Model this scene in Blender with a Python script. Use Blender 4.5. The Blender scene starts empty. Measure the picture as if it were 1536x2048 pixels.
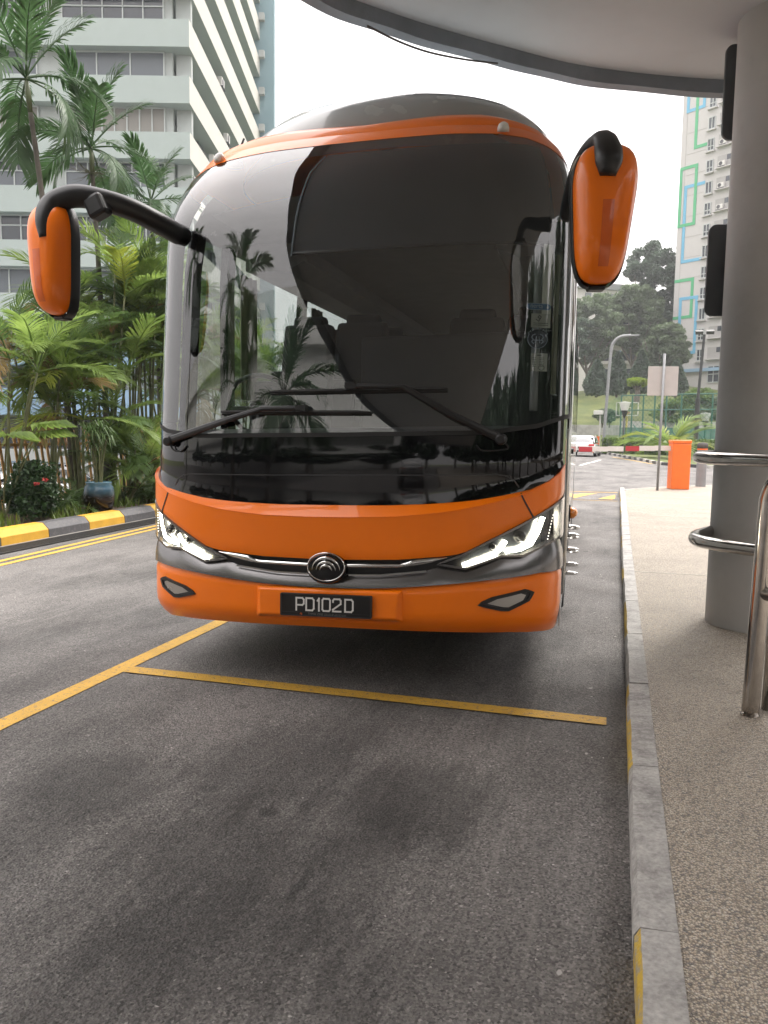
import bpy, math, random
import numpy as np
from mathutils import Vector, Matrix, Euler
random.seed(7); rng = np.random.default_rng(7)
R = math.radians
sc = bpy.context.scene
col = sc.collection

# ------------------------------------------------------------------ camera
FPX, CYAW, CPITCH, CROLL, CH = 1597.35, 16.1655, -5.752, 0.8308, 1.5
def _basis():
    y, p, r = R(CYAW), R(CPITCH), R(CROLL)
    f0 = np.array([-math.sin(y), math.cos(y), 0]); r0 = np.array([math.cos(y), math.sin(y), 0]); u0 = np.array([0, 0, 1.0])
    f = f0*math.cos(p) + u0*math.sin(p); u1 = u0*math.cos(p) - f0*math.sin(p)
    return r0*math.cos(r) + u1*math.sin(r), u1*math.cos(r) - r0*math.sin(r), f, f0, r0
CR, CU, CF, F0, R0 = _basis()
CC = np.array([0, 0, CH])
def ray(px, py):
    return CF + CR*(px-768)/FPX - CU*(py-1024)/FPX
def G(px, py, z=0.0):                       # pixel of the photograph -> point on a horizontal plane
    d = ray(px, py); return CC + d*(z-CH)/d[2]
def P(px, py, depth):                       # pixel -> point at a horizontal distance in front of the camera
    d = ray(px, py); return CC + d*depth/(d @ F0)
cam = bpy.data.cameras.new('camera'); camo = bpy.data.objects.new('camera', cam); col.objects.link(camo)
M = Matrix.Identity(4)
for i in range(3):
    M[i][0], M[i][1], M[i][2], M[i][3] = CR[i], CU[i], -CF[i], CC[i]
camo.matrix_world = M
cam.sensor_fit = 'VERTICAL'; cam.sensor_height = 36; cam.sensor_width = 27; cam.lens = 36*FPX/2048
cam.clip_start = 0.05; cam.clip_end = 3000
sc.camera = camo

# ------------------------------------------------------------------ light
SUN_EL, SUN_AZ = 50.0, 26.0                 # azimuth measured from +Y towards +X
w = bpy.data.worlds.new('World'); sc.world = w; w.use_nodes = True
nt = w.node_tree; nt.nodes.clear()
def N(t, typ, **kw):
    n = t.nodes.new(typ)
    for k, v in kw.items(): setattr(n, k, v)
    return n
sky = N(nt, 'ShaderNodeTexSky', sky_type='NISHITA', sun_disc=False, sun_elevation=R(SUN_EL), sun_rotation=R(SUN_AZ), air_density=1.0, dust_density=4.0, ozone_density=1.0)
hs = N(nt, 'ShaderNodeHueSaturation'); hs.inputs['Saturation'].default_value = 0.35
tc = N(nt, 'ShaderNodeTexCoord'); mp = N(nt, 'ShaderNodeMapping'); mp.inputs['Scale'].default_value = (1, 1, 2.6)
no = N(nt, 'ShaderNodeTexNoise'); no.inputs['Scale'].default_value = 2.2; no.inputs['Detail'].default_value = 6; no.inputs['Roughness'].default_value = .55
cr = N(nt, 'ShaderNodeValToRGB')
cr.color_ramp.elements[0].position = .30; cr.color_ramp.elements[0].color = (2.40, 2.30, 2.29, 1)
cr.color_ramp.elements[1].position = .72; cr.color_ramp.elements[1].color = (2.85, 2.72, 2.68, 1)
mx = N(nt, 'ShaderNodeMixRGB'); mx.inputs['Fac'].default_value = .95
# overcast layer grows brighter towards the zenith
sep = N(nt, 'ShaderNodeSeparateXYZ'); mr = N(nt, 'ShaderNodeMapRange'); mr.inputs['From Min'].default_value = .12; mr.inputs['From Max'].default_value = 1; mr.inputs['To Min'].default_value = .92; mr.inputs['To Max'].default_value = 2.9; mr.interpolation_type = 'SMOOTHSTEP'
vm = N(nt, 'ShaderNodeVectorMath', operation='SCALE')
bg = N(nt, 'ShaderNodeBackground'); bg.inputs['Strength'].default_value = .092
wo = N(nt, 'ShaderNodeOutputWorld')
L = nt.links.new
L(sky.outputs[0], hs.inputs['Color']); L(tc.outputs['Generated'], mp.inputs['Vector']); L(mp.outputs[0], no.inputs['Vector']); L(no.outputs['Fac'], cr.inputs['Fac'])
L(tc.outputs['Generated'], sep.inputs[0]); L(sep.outputs['Z'], mr.inputs['Value']); L(cr.outputs['Color'], vm.inputs[0]); L(mr.outputs[0], vm.inputs['Scale'])
L(hs.outputs[0], mx.inputs['Color1']); L(vm.outputs[0], mx.inputs['Color2']); L(mx.outputs[0], bg.inputs['Color']); L(bg.outputs[0], wo.inputs[0])
sl = bpy.data.lights.new('sun', 'SUN'); sl.energy = .5; sl.angle = R(20); sl.color = (1, .96, .90)
so = bpy.data.objects.new('sun', sl); col.objects.link(so)
sd = Vector((math.sin(R(SUN_AZ))*math.cos(R(SUN_EL)), math.cos(R(SUN_AZ))*math.cos(R(SUN_EL)), math.sin(R(SUN_EL))))
so.rotation_euler = sd.to_track_quat('Z', 'Y').to_euler(); so.location = (0, 0, 60)
sc.view_settings.view_transform = 'Standard'; sc.view_settings.look = 'None'; sc.view_settings.exposure = 2.75; sc.view_settings.gamma = 1
sc.view_settings.use_curve_mapping = False
try:
    sc.cycles.max_bounces = 6; sc.cycles.diffuse_bounces = 4; sc.cycles.glossy_bounces = 3; sc.cycles.transparent_max_bounces = 12; sc.cycles.volume_bounces = 0; sc.cycles.caustics_reflective = False; sc.cycles.caustics_refractive = False
except Exception: pass

# ------------------------------------------------------------------ materials
MATS = {}
def mat(name, c, rough=.6, metal=0, var=0, scale=6, bump=0, bscale=30, coat=0, emit=0, spec=.5, ecol=None, detail=4, stretch=None, dirt=0, dscale=1.2):
    m = bpy.data.materials.new(name); m.use_nodes = True; t = m.node_tree; b = t.nodes['Principled BSDF']
    b.inputs['Base Color'].default_value = (*c, 1); b.inputs['Roughness'].default_value = rough; b.inputs['Metallic'].default_value = metal
    b.inputs['Specular IOR Level'].default_value = spec
    if coat: b.inputs['Coat Weight'].default_value = coat; b.inputs['Coat Roughness'].default_value = .03
    if emit: b.inputs['Emission Color'].default_value = (*(ecol or c), 1); b.inputs['Emission Strength'].default_value = emit
    l = t.links.new
    if var or bump or dirt:
        co = t.nodes.new('ShaderNodeTexCoord'); src = co.outputs['Object']
        if stretch:
            mpn = t.nodes.new('ShaderNodeMapping'); mpn.inputs['Scale'].default_value = stretch; l(src, mpn.inputs[0]); src = mpn.outputs[0]
    last = None
    if var:
        n = t.nodes.new('ShaderNodeTexNoise'); n.inputs['Scale'].default_value = scale; n.inputs['Detail'].default_value = detail; l(src, n.inputs['Vector'])
        r = t.nodes.new('ShaderNodeValToRGB'); r.color_ramp.elements[0].position = .3; r.color_ramp.elements[1].position = .7
        r.color_ramp.elements[0].color = (*[max(0, x*(1-var)) for x in c], 1); r.color_ramp.elements[1].color = (*[min(1, x*(1+var)) for x in c], 1)
        l(n.outputs['Fac'], r.inputs[0]); last = r.outputs[0]; l(last, b.inputs['Base Color'])
        rr = t.nodes.new('ShaderNodeMapRange'); rr.inputs['To Min'].default_value = max(0, rough-.08); rr.inputs['To Max'].default_value = min(1, rough+.08)
        l(n.outputs['Fac'], rr.inputs['Value']); l(rr.outputs[0], b.inputs['Roughness'])
    if dirt:
        n2 = t.nodes.new('ShaderNodeTexNoise'); n2.inputs['Scale'].default_value = dscale; n2.inputs['Detail'].default_value = 8; n2.inputs['Roughness'].default_value = .7; l(src, n2.inputs['Vector'])
        r2 = t.nodes.new('ShaderNodeValToRGB'); r2.color_ramp.elements[0].position = .48; r2.color_ramp.elements[1].position = .72
        r2.color_ramp.elements[0].color = (1, 1, 1, 1); r2.color_ramp.elements[1].color = (1-dirt, 1-dirt, 1-dirt*1.05, 1)
        mm = t.nodes.new('ShaderNodeMixRGB'); mm.blend_type = 'MULTIPLY'; mm.inputs[0].default_value = 1
        if last: l(last, mm.inputs[1])
        else: mm.inputs[1].default_value = (*c, 1)
        l(n2.outputs['Fac'], r2.inputs[0]); l(r2.outputs[0], mm.inputs[2]); l(mm.outputs[0], b.inputs['Base Color'])
    if bump:
        n3 = t.nodes.new('ShaderNodeTexNoise'); n3.inputs['Scale'].default_value = bscale; n3.inputs['Detail'].default_value = 5; l(src, n3.inputs['Vector'])
        bp = t.nodes.new('ShaderNodeBump'); bp.inputs['Strength'].default_value = bump; bp.inputs['Distance'].default_value = .02
        l(n3.outputs['Fac'], bp.inputs['Height']); l(bp.outputs[0], b.inputs['Normal'])
    MATS[name] = m; return m
def glassmat(name, tint, ior=1.5, refl=(1, 1, 1), rough=0.0, opac=0.0, body=(.02, .02, .02)):
    m = bpy.data.materials.new(name); m.use_nodes = True; t = m.node_tree; t.nodes.clear(); l = t.links.new
    o = t.nodes.new('ShaderNodeOutputMaterial'); tr = t.nodes.new('ShaderNodeBsdfTransparent'); tr.inputs[0].default_value = (*tint, 1)
    g = t.nodes.new('ShaderNodeBsdfGlossy'); g.inputs['Roughness'].default_value = rough; g.inputs['Color'].default_value = (*refl, 1)
    lw = t.nodes.new('ShaderNodeLayerWeight'); lw.inputs['Blend'].default_value = .5; pw = t.nodes.new('ShaderNodeMath'); pw.operation = 'POWER'; pw.inputs[1].default_value = 4; l(lw.outputs['Facing'], pw.inputs[0])
    f0 = ((ior-1)/(ior+1))**2; f = t.nodes.new('ShaderNodeMath'); f.operation = 'MULTIPLY_ADD'; f.inputs[1].default_value = 1-f0; f.inputs[2].default_value = f0; f.use_clamp = True; l(pw.outputs[0], f.inputs[0])
    mxs = t.nodes.new('ShaderNodeMixShader'); last = tr.outputs[0]
    if opac:
        d = t.nodes.new('ShaderNodeBsdfDiffuse'); d.inputs[0].default_value = (*body, 1); m0 = t.nodes.new('ShaderNodeMixShader'); m0.inputs[0].default_value = opac
        l(tr.outputs[0], m0.inputs[1]); l(d.outputs[0], m0.inputs[2]); last = m0.outputs[0]
    l(f.outputs[0], mxs.inputs[0]); l(last, mxs.inputs[1]); l(g.outputs[0], mxs.inputs[2]); l(mxs.outputs[0], o.inputs[0])
    MATS[name] = m; return m
def leafmat(name, c, trans=.45, var=.35, scale=1.5, rough=.45, tc2=None):
    m = bpy.data.materials.new(name); m.use_nodes = True; t = m.node_tree; t.nodes.clear(); l = t.links.new
    o = t.nodes.new('ShaderNodeOutputMaterial'); b = t.nodes.new('ShaderNodeBsdfPrincipled'); b.inputs['Roughness'].default_value = rough
    tl = t.nodes.new('ShaderNodeBsdfTranslucent'); mxs = t.nodes.new('ShaderNodeMixShader'); mxs.inputs[0].default_value = trans
    co = t.nodes.new('ShaderNodeTexCoord'); n = t.nodes.new('ShaderNodeTexNoise'); n.inputs['Scale'].default_value = scale; n.inputs['Detail'].default_value = 3
    r = t.nodes.new('ShaderNodeValToRGB'); r.color_ramp.elements[0].position = .3; r.color_ramp.elements[1].position = .7
    r.color_ramp.elements[0].color = (*[x*(1-var) for x in c], 1); r.color_ramp.elements[1].color = (*[min(1, x*(1+var)) for x in (tc2 or c)], 1)
    l(co.outputs['Object'], n.inputs['Vector']); l(n.outputs['Fac'], r.inputs[0]); l(r.outputs[0], b.inputs['Base Color']); l(r.outputs[0], tl.inputs[0])
    l(b.outputs[0], mxs.inputs[1]); l(tl.outputs[0], mxs.inputs[2]); l(mxs.outputs[0], o.inputs[0])
    MATS[name] = m; return m

# ------------------------------------------------------------------ mesh helpers
class MB:
    def __init__(s): s.v = []; s.f = []; s.m = []
    def add(s, vs, fs, mi=0):
        o = len(s.v); s.v.extend([tuple(map(float, a)) for a in vs]); s.f.extend([tuple(i+o for i in f) for f in fs]); s.m.extend([mi]*len(fs)); return s
    def box(s, c, d, rz=0, mi=0, taper=1.0, rot=None):
        hx, hy, hz = d[0]/2, d[1]/2, d[2]/2
        vs = [Vector((x*hx*(taper if z > 0 else 1), y*hy*(taper if z > 0 else 1), z*hz)) for z in (-1, 1) for y in (-1, 1) for x in (-1, 1)]
        Rm = rot if rot is not None else Matrix.Rotation(rz, 3, 'Z')
        vs = [Rm @ a + Vector(c) for a in vs]
        return s.add(vs, [(0, 2, 3, 1), (4, 5, 7, 6), (0, 1, 5, 4), (2, 6, 7, 3), (0, 4, 6, 2), (1, 3, 7, 5)], mi)
    def bar(s, a, b, wd, ht, up=(0, 0, 1), mi=0):
        a, b = Vector(a), Vector(b); d = (b-a); ln = d.length; d.normalize(); up = Vector(up); x = d.cross(up)
        if x.length < 1e-5: x = d.cross(Vector((1, 0, 0)))
        x.normalize(); z = x.cross(d); rot = Matrix((x, d, z)).transposed()
        return s.box((a+b)/2, (wd, ln, ht), rot=rot, mi=mi)
    def tube(s, path, r, n=10, caps=True, flat=1.0, mi=0):
        path = [Vector(p) for p in path]; k = len(path); rs = r if hasattr(r, '__len__') else [r]*k
        t0 = (path[1]-path[0]).normalized(); a = t0.cross(Vector((0, 0, 1)))
        if a.length < 1e-3: a = t0.cross(Vector((0, 1, 0)))
        a.normalize(); vs = []
        for i, p in enumerate(path):
            t = (path[min(i+1, k-1)]-path[max(i-1, 0)]).normalized(); a = (a-t*a.dot(t)).normalized(); b = t.cross(a)
            for j in range(n):
                th = 2*math.pi*j/n; vs.append(p+(a*math.cos(th)*flat+b*math.sin(th))*rs[i])
        fs = [(i*n+j, i*n+(j+1) % n, (i+1)*n+(j+1) % n, (i+1)*n+j) for i in range(k-1) for j in range(n)]
        if caps: fs += [tuple(range(n-1, -1, -1)), tuple((k-1)*n+j for j in range(n))]
        return s.add(vs, fs, mi)
    def lathe(s, prof, c=(0, 0, 0), n=24, axis='Z', caps=True, mi=0):
        vs = []
        for r, h in prof:
            for j in range(n):
                th = 2*math.pi*j/n; x, y = r*math.cos(th), r*math.sin(th)
                vs.append({'Z': (x, y, h), 'Y': (x, h, y), 'X': (h, x, y)}[axis])
        vs = [(a[0]+c[0], a[1]+c[1], a[2]+c[2]) for a in vs]; k = len(prof)
        fs = [(i*n+j, i*n+(j+1) % n, (i+1)*n+(j+1) % n, (i+1)*n+j) for i in range(k-1) for j in range(n)]
        if caps: fs += [tuple(range(n-1, -1, -1)), tuple((k-1)*n+j for j in range(n))]
        return s.add(vs, fs, mi)
    def prism(s, poly, a, b, axis='Z', mi=0):       # poly in 2D extruded from a to b along axis
        n = len(poly); f = {'Z': lambda p, h: (p[0], p[1], h), 'Y': lambda p, h: (p[0], h, p[1]), 'X': lambda p, h: (h, p[0], p[1])}[axis]
        vs = [f(p, a) for p in poly]+[f(p, b) for p in poly]
        return s.add(vs, [tuple(range(n-1, -1, -1)), tuple(range(n, 2*n))]+[(i, (i+1) % n, n+(i+1) % n, n+i) for i in range(n)], mi)
    def grid(s, pts, mi=0):                          # pts[i][j]
        n, k = len(pts), len(pts[0])
        return s.add([p for row in pts for p in row], [(i*k+j, i*k+j+1, (i+1)*k+j+1, (i+1)*k+j) for i in range(n-1) for j in range(k-1)], mi)
    def mesh(s, name, mats, smooth=False, angle=None):
        me = bpy.data.meshes.new(name); me.from_pydata(s.v, [], s.f)
        for m in (mats if isinstance(mats, (list, tuple)) else [mats]): me.materials.append(MATS[m] if isinstance(m, str) else m)
        if any(s.m): me.polygons.foreach_set('material_index', s.m)
        if smooth:
            me.polygons.foreach_set('use_smooth', [True]*len(s.f))
            if angle is not None:
                try: me.set_sharp_from_angle(angle=R(angle))
                except Exception: pass
        me.update(); return me
    def build(s, name, mats, parent=None, smooth=False, angle=None, bevel=0, loc=None, rz=0, seg=2):
        return obj(name, s.mesh(name, mats, smooth, angle), parent, loc, rz, bevel, seg)
def obj(name, me, parent=None, loc=None, rz=0, bevel=0, seg=2):
    o = bpy.data.objects.new(name, me); col.objects.link(o)
    if parent is not None: o.parent = parent
    if loc is not None: o.location = loc
    if rz: o.rotation_euler.z = rz
    if bevel:
        b = o.modifiers.new('bevel', 'BEVEL'); b.width = bevel; b.segments = seg; b.limit_method = 'ANGLE'; b.angle_limit = R(40)
    return o
def empty(name, loc=(0, 0, 0), rz=0):
    o = bpy.data.objects.new(name, None); col.objects.link(o); o.location = loc; o.rotation_euler.z = rz; o.empty_display_size = .2; return o
def tag(o, label, cat, group=None):
    o['label'] = label; o['category'] = cat
    if group: o['group'] = group
    return o
def struct(o): o['kind'] = 'structure'; return o
def smoothpath(pts, n=8):
    pts = [Vector(p) for p in pts]; q = [pts[0]*2-pts[1]]+pts+[pts[-1]*2-pts[-2]]; out = []
    for i in range(1, len(q)-2):
        a, b, c, d = q[i-1:i+3]
        for k in range(n):
            t = k/n; out.append(.5*((2*b)+(c-a)*t+(2*a-5*b+4*c-d)*t*t+(3*b-3*c+d-a)*t**3))
    out.append(pts[-1]); return out
def textmesh(body, size, mats, name='lettering', shear=0):
    cu = bpy.data.curves.new('t', 'FONT'); cu.body = body; cu.size = size; cu.align_x = 'CENTER'; cu.extrude = .0006; cu.shear = shear; cu.resolution_u = 3
    o = bpy.data.objects.new('t', cu); col.objects.link(o); dg = bpy.context.evaluated_depsgraph_get()
    me = bpy.data.meshes.new_from_object(o.evaluated_get(dg)); bpy.data.objects.remove(o); bpy.data.curves.remove(cu)
    me.name = name; me.materials.clear(); me.materials.append(MATS[mats]); return me
def copy_tree(o, parent=None):
    c = o.copy(); col.objects.link(c); c.parent = parent
    for ch in list(o.children): copy_tree(ch, c)
    return c

# base materials
mat('orange_paint', (.97, .20, .003), .32, coat=.35, spec=.35, var=.03, scale=3)
mat('orange_plain', (.78, .15, .02), .45, var=.08, scale=5)
mat('gloss_black', (.005, .005, .006), .05, coat=.15, spec=.45)
mat('satin_black', (.012, .012, .013), .4)
mat('rubber', (.015, .015, .015), .75, var=.2)
mat('dark_plastic', (.03, .03, .032), .5, var=.1)
mat('chrome', (.75, .74, .72), .08, metal=1)
mat('satin_silver', (.42, .41, .40), .3, metal=.9, var=.08, scale=3)
mat('gunmetal', (.20, .195, .195), .25, metal=.85, var=.06, scale=2)
mat('pod_grey', (.34, .36, .36), .25, coat=.6, var=.04)
mat('white_plastic', (.75, .74, .72), .4)
mat('white_letter', (.72, .70, .67), .5)
mat('grey_letter', (.16, .155, .15), .5)
mat('plate_black', (.012, .011, .011), .3)
mat('drl', (1, .97, .80), .4, emit=5.5, ecol=(1, .95, .78))
mat('led_dot', (1, .97, .85), .4, emit=.5, ecol=(1, .95, .85))
mat('lamp_dark', (.02, .022, .025), .2, metal=.2)
mat('amber', (.85, .25, .02), .25, coat=1)
mat('red_lamp', (.6, .02, .02), .25, coat=1)
mat('stainless', (.50, .47, .44), .16, metal=1, var=.12, scale=14)
mat('seat_fabric', (.02, .021, .025), .85, var=.2, scale=12)
mat('interior_grey', (.22, .22, .225), .8, var=.08)
mat('interior_dark', (.022, .022, .025), .7)
mat('curtain', (.30, .29, .20), .8, var=.15, scale=6)
mat('blind', (.020, .022, .027), .75)
mat('frit', (.008, .008, .010), .5)
mat('sticker_blue', (.06, .13, .26), .5); mat('sticker_pale', (.30, .34, .40), .5); mat('sticker_grey', (.30, .30, .27), .6); mat('sticker_ink', (.05, .05, .05), .6); mat('sticker_dark', (.03, .035, .05), .6)
glassmat('windscreen', (.80, .84, .84), 2.0)
glassmat('side_glass', (.46, .50, .48), 1.6)
glassmat('lamp_glass', (.97, .98, .98), 1.3)
# ------------------------------------------------------------------ ground materials
def nodes_of(name, rough):
    m = bpy.data.materials.new(name); m.use_nodes = True; MATS[name] = m; t = m.node_tree
    b = t.nodes['Principled BSDF']; b.inputs['Roughness'].default_value = rough; co = t.nodes.new('ShaderNodeTexCoord')
    return t, b, co, t.links.new
def ramp(t, l, src, stops):
    r = t.nodes.new('ShaderNodeValToRGB'); e = r.color_ramp.elements
    while len(e) < len(stops): e.new(.5)
    for x, (p, c) in zip(e, stops): x.position = p; x.color = (*c, 1) if hasattr(c, '__len__') else (c, c, c, 1)
    l(src, r.inputs[0]); return r.outputs[0]
def mixc(t, l, mode, a, b, f=1.0):
    n = t.nodes.new('ShaderNodeMixRGB'); n.blend_type = mode
    if isinstance(f, bpy.types.NodeSocket): l(f, n.inputs[0])
    else: n.inputs[0].default_value = f
    for i, x in ((1, a), (2, b)):
        if isinstance(x, bpy.types.NodeSocket): l(x, n.inputs[i])
        else: n.inputs[i].default_value = (*x, 1)
    return n.outputs[0]
def noise(t, l, vec, sc_, det=4, ro=.5, stretch=None, rot=0):
    if stretch or rot:
        mpn = t.nodes.new('ShaderNodeMapping'); mpn.inputs['Scale'].default_value = stretch or (1, 1, 1); mpn.inputs['Rotation'].default_value = (0, 0, rot); l(vec, mpn.inputs[0]); vec = mpn.outputs[0]
    n = t.nodes.new('ShaderNodeTexNoise'); n.inputs['Scale'].default_value = sc_; n.inputs['Detail'].default_value = det; n.inputs['Roughness'].default_value = ro; l(vec, n.inputs['Vector']); return n.outputs['Fac']
def voro(t, l, vec, sc_, feat='F1', out='Distance', rnd=1):
    n = t.nodes.new('ShaderNodeTexVoronoi'); n.feature = feat; n.inputs['Scale'].default_value = sc_; n.inputs['Randomness'].default_value = rnd; l(vec, n.inputs['Vector']); return n.outputs[out]
def bumpn(t, l, b, h, strength, dist, prev=None):
    n = t.nodes.new('ShaderNodeBump'); n.inputs['Strength'].default_value = strength; n.inputs['Distance'].default_value = dist; l(h, n.inputs['Height'])
    if prev: l(prev, n.inputs['Normal'])
    l(n.outputs[0], b.inputs['Normal']); return n.outputs[0]

t, b, co, l = nodes_of('asphalt', .8); v = co.outputs['Object']
base = ramp(t, l, noise(t, l, v, .55, 6, .62), [(.3, (.130, .121, .114)), (.7, (.190, .177, .167))])
stain = ramp(t, l, noise(t, l, v, .8, 5, .6, (1.6, .55, 1), R(-28)), [(.36, .52), (.56, 1.02)])
cfine = ramp(t, l, voro(t, l, v, 130, 'F1', 'Color'), [(.0, .25), (.45, .85), (.8, 1.25), (.94, 1.8), (1, 3.6)])
c1 = mixc(t, l, 'MULTIPLY', base, stain); c1 = mixc(t, l, 'MULTIPLY', c1, cfine)
mid = ramp(t, l, noise(t, l, v, 70, 4, .75), [(.3, .74), (.5, 1.0), (.7, 1.22)]); c1 = mixc(t, l, 'MULTIPLY', c1, mid)
spd = ramp(t, l, voro(t, l, v, 2.7), [(.0, .52), (.09, .6), (.14, 1)]); c1 = mixc(t, l, 'MULTIPLY', c1, spd, ramp(t, l, noise(t, l, v, .9, 2), [(.46, 0.0), (.6, 1.0)]))
sp2 = ramp(t, l, voro(t, l, v, 6.5), [(.0, .55), (.055, .62), (.085, 1)]); c1 = mixc(t, l, 'MULTIPLY', c1, sp2, ramp(t, l, noise(t, l, v, .7, 3), [(.47, 0.0), (.56, 1.0)]))
# pale scuffs along the driving direction
sc1 = ramp(t, l, noise(t, l, v, 7, 3, .6, (3.6, .16, 1), R(-9)), [(.58, 0.0), (.72, .30)]); c1 = mixc(t, l, 'MIX', c1, (.24, .22, .205), sc1)
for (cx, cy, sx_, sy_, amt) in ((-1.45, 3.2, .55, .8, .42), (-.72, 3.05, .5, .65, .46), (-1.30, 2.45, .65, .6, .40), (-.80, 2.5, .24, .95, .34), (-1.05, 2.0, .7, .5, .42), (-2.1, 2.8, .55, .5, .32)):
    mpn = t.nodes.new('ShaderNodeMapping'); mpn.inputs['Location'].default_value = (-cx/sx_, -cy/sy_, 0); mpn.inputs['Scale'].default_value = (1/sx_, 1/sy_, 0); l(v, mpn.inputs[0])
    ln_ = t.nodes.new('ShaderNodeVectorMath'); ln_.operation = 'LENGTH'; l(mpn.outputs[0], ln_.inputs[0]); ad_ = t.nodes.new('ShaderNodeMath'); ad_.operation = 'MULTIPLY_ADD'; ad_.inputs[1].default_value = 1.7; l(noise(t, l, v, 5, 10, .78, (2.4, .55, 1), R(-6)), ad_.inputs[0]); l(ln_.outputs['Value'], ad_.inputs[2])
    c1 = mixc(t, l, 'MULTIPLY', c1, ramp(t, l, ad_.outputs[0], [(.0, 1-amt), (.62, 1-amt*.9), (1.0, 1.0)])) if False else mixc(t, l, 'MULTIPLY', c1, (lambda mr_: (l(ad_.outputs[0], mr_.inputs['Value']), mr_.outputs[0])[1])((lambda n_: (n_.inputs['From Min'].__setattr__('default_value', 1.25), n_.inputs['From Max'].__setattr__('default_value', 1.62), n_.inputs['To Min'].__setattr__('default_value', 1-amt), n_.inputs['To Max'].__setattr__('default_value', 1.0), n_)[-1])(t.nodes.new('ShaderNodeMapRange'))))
l(c1, b.inputs['Base Color'])
p1 = bumpn(t, l, b, voro(t, l, v, 110), .8, .006); bumpn(t, l, b, noise(t, l, v, 60, 5, .7), .35, .008, p1)
l(ramp(t, l, noise(t, l, v, 2, 4), [(.3, .66), (.7, .9)]), b.inputs['Roughness'])

t, b, co, l = nodes_of('pebble', .6); v = co.outputs['Object']
d = voro(t, l, v, 140); cc = voro(t, l, v, 140, 'F1', 'Color')
sepc = t.nodes.new('ShaderNodeSeparateColor'); l(cc, sepc.inputs[0])
pc = ramp(t, l, sepc.outputs[0], [(.0, (.20, .185, .175)), (.14, (.36, .31, .26)), (.4, (.52, .43, .325)), (.8, (.62, .535, .425)), (1, (.70, .64, .55))])
gap = ramp(t, l, d, [(.38, 1.0), (.66, .38)]); pc = mixc(t, l, 'MULTIPLY', pc, gap)
pc = mixc(t, l, 'MULTIPLY', pc, ramp(t, l, noise(t, l, v, 1.3, 6, .65), [(.3, .80), (.7, 1.06)]))
l(pc, b.inputs['Base Color'])
inv = ramp(t, l, d, [(.1, 1.0), (.6, 0.0)]); bumpn(t, l, b, inv, .9, .006)

t, b, co, l = nodes_of('kerb_concrete', .8); v = co.outputs['Object']
kc = ramp(t, l, noise(t, l, v, 7, 10, .78), [(.30, (.15, .14, .13)), (.5, (.38, .365, .345)), (.75, (.55, .53, .50))])
kc = mixc(t, l, 'MULTIPLY', kc, ramp(t, l, noise(t, l, v, 60, 4), [(.3, .75), (.7, 1.1)])); l(kc, b.inputs['Base Color']); bumpn(t, l, b, noise(t, l, v, 35, 8, .7), .7, .012)

def worn(name, c, under, lo=.37, hi=.45, s=42):
    t, b, co, l = nodes_of(name, .6); v = co.outputs['Object']
    f = ramp(t, l, noise(t, l, v, s, 8, .75), [(lo, 0.0), (hi, 1.0)]); tone = ramp(t, l, noise(t, l, v, 3.5, 5, .6), [(.3, tuple(x*.78 for x in c)), (.7, c)])
    l(mixc(t, l, 'MIX', under, tone, f), b.inputs['Base Color']); bumpn(t, l, b, voro(t, l, v, 110), .45, .006)
worn('yellow_line', (.62, .36, .05), (.15, .13, .11))
worn('yellow_kerb', (.66, .36, .03), (.33, .30, .24), .26, .36, 18)
worn('dark_kerb', (.085, .083, .088), (.15, .14, .14), .3, .5, 14)
worn('white_line', (.62, .60, .56), (.2, .19, .18))
worn('kerb_yellow_face', (.60, .40, .05), (.30, .28, .24), .38, .5, 22)

t, b, co, l = nodes_of('soil', .9); v = co.outputs['Object']
l(ramp(t, l, noise(t, l, v, 9, 8, .7), [(.25, (.035, .026, .018)), (.5, (.10, .07, .045)), (.7, (.22, .17, .11))]), b.inputs['Base Color']); bumpn(t, l, b, noise(t, l, v, 14, 8, .7), 1, .06)
t, b, co, l = nodes_of('grass', .85); v = co.outputs['Object']
l(mixc(t, l, 'MULTIPLY', ramp(t, l, noise(t, l, v, .35, 5, .6), [(.3, (.085, .12, .028)), (.7, (.19, .215, .06))]), ramp(t, l, noise(t, l, v, 25, 4, .7), [(.3, .6), (.7, 1.2)])), b.inputs['Base Color']); bumpn(t, l, b, noise(t, l, v, 30, 5, .7), 1, .08)
mat('concrete_pale', (.36, .35, .33), .8, var=.12, scale=2, dirt=.3)

# ------------------------------------------------------------------ setting
struct(MB().box((0, 60, -1.30), (640, 640, .5)).build('ground', 'grass'))
struct(MB().box((-35, 20, -1.03), (54.4, 150, .03)).build('car_park', 'asphalt'))
m = MB(); m.prism([(-7.80, -60), (90, -60), (90, 74), (-7.80, 74)], -1.04, 0.0); struct(m.build('road', 'asphalt'))
far_edge = [(.225, 20.9), (.36, 21.7), (.8, 22.55), (1.6, 23.6), (2.8, 25.0), (4.5, 26.6), (8, 29), (14, 30)]
m = MB(); m.prism([(.225, -24)]+[(14, -24)][:0]+far_edge[:0]+[(14, -24)]+far_edge[::-1], .002, .10); pav = struct(m.build('pavement', 'pebble'))
mat('joint_metal', (.55, .53, .48), .4, metal=.5)
for yj in (8.55, 14.6):
    m = MB(); m.box((.225+2.4, yj+.05, .1015), (4.8, .012, .003), rz=R(1.5)); m.build('joint_strip', 'joint_metal', pav)
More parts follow.
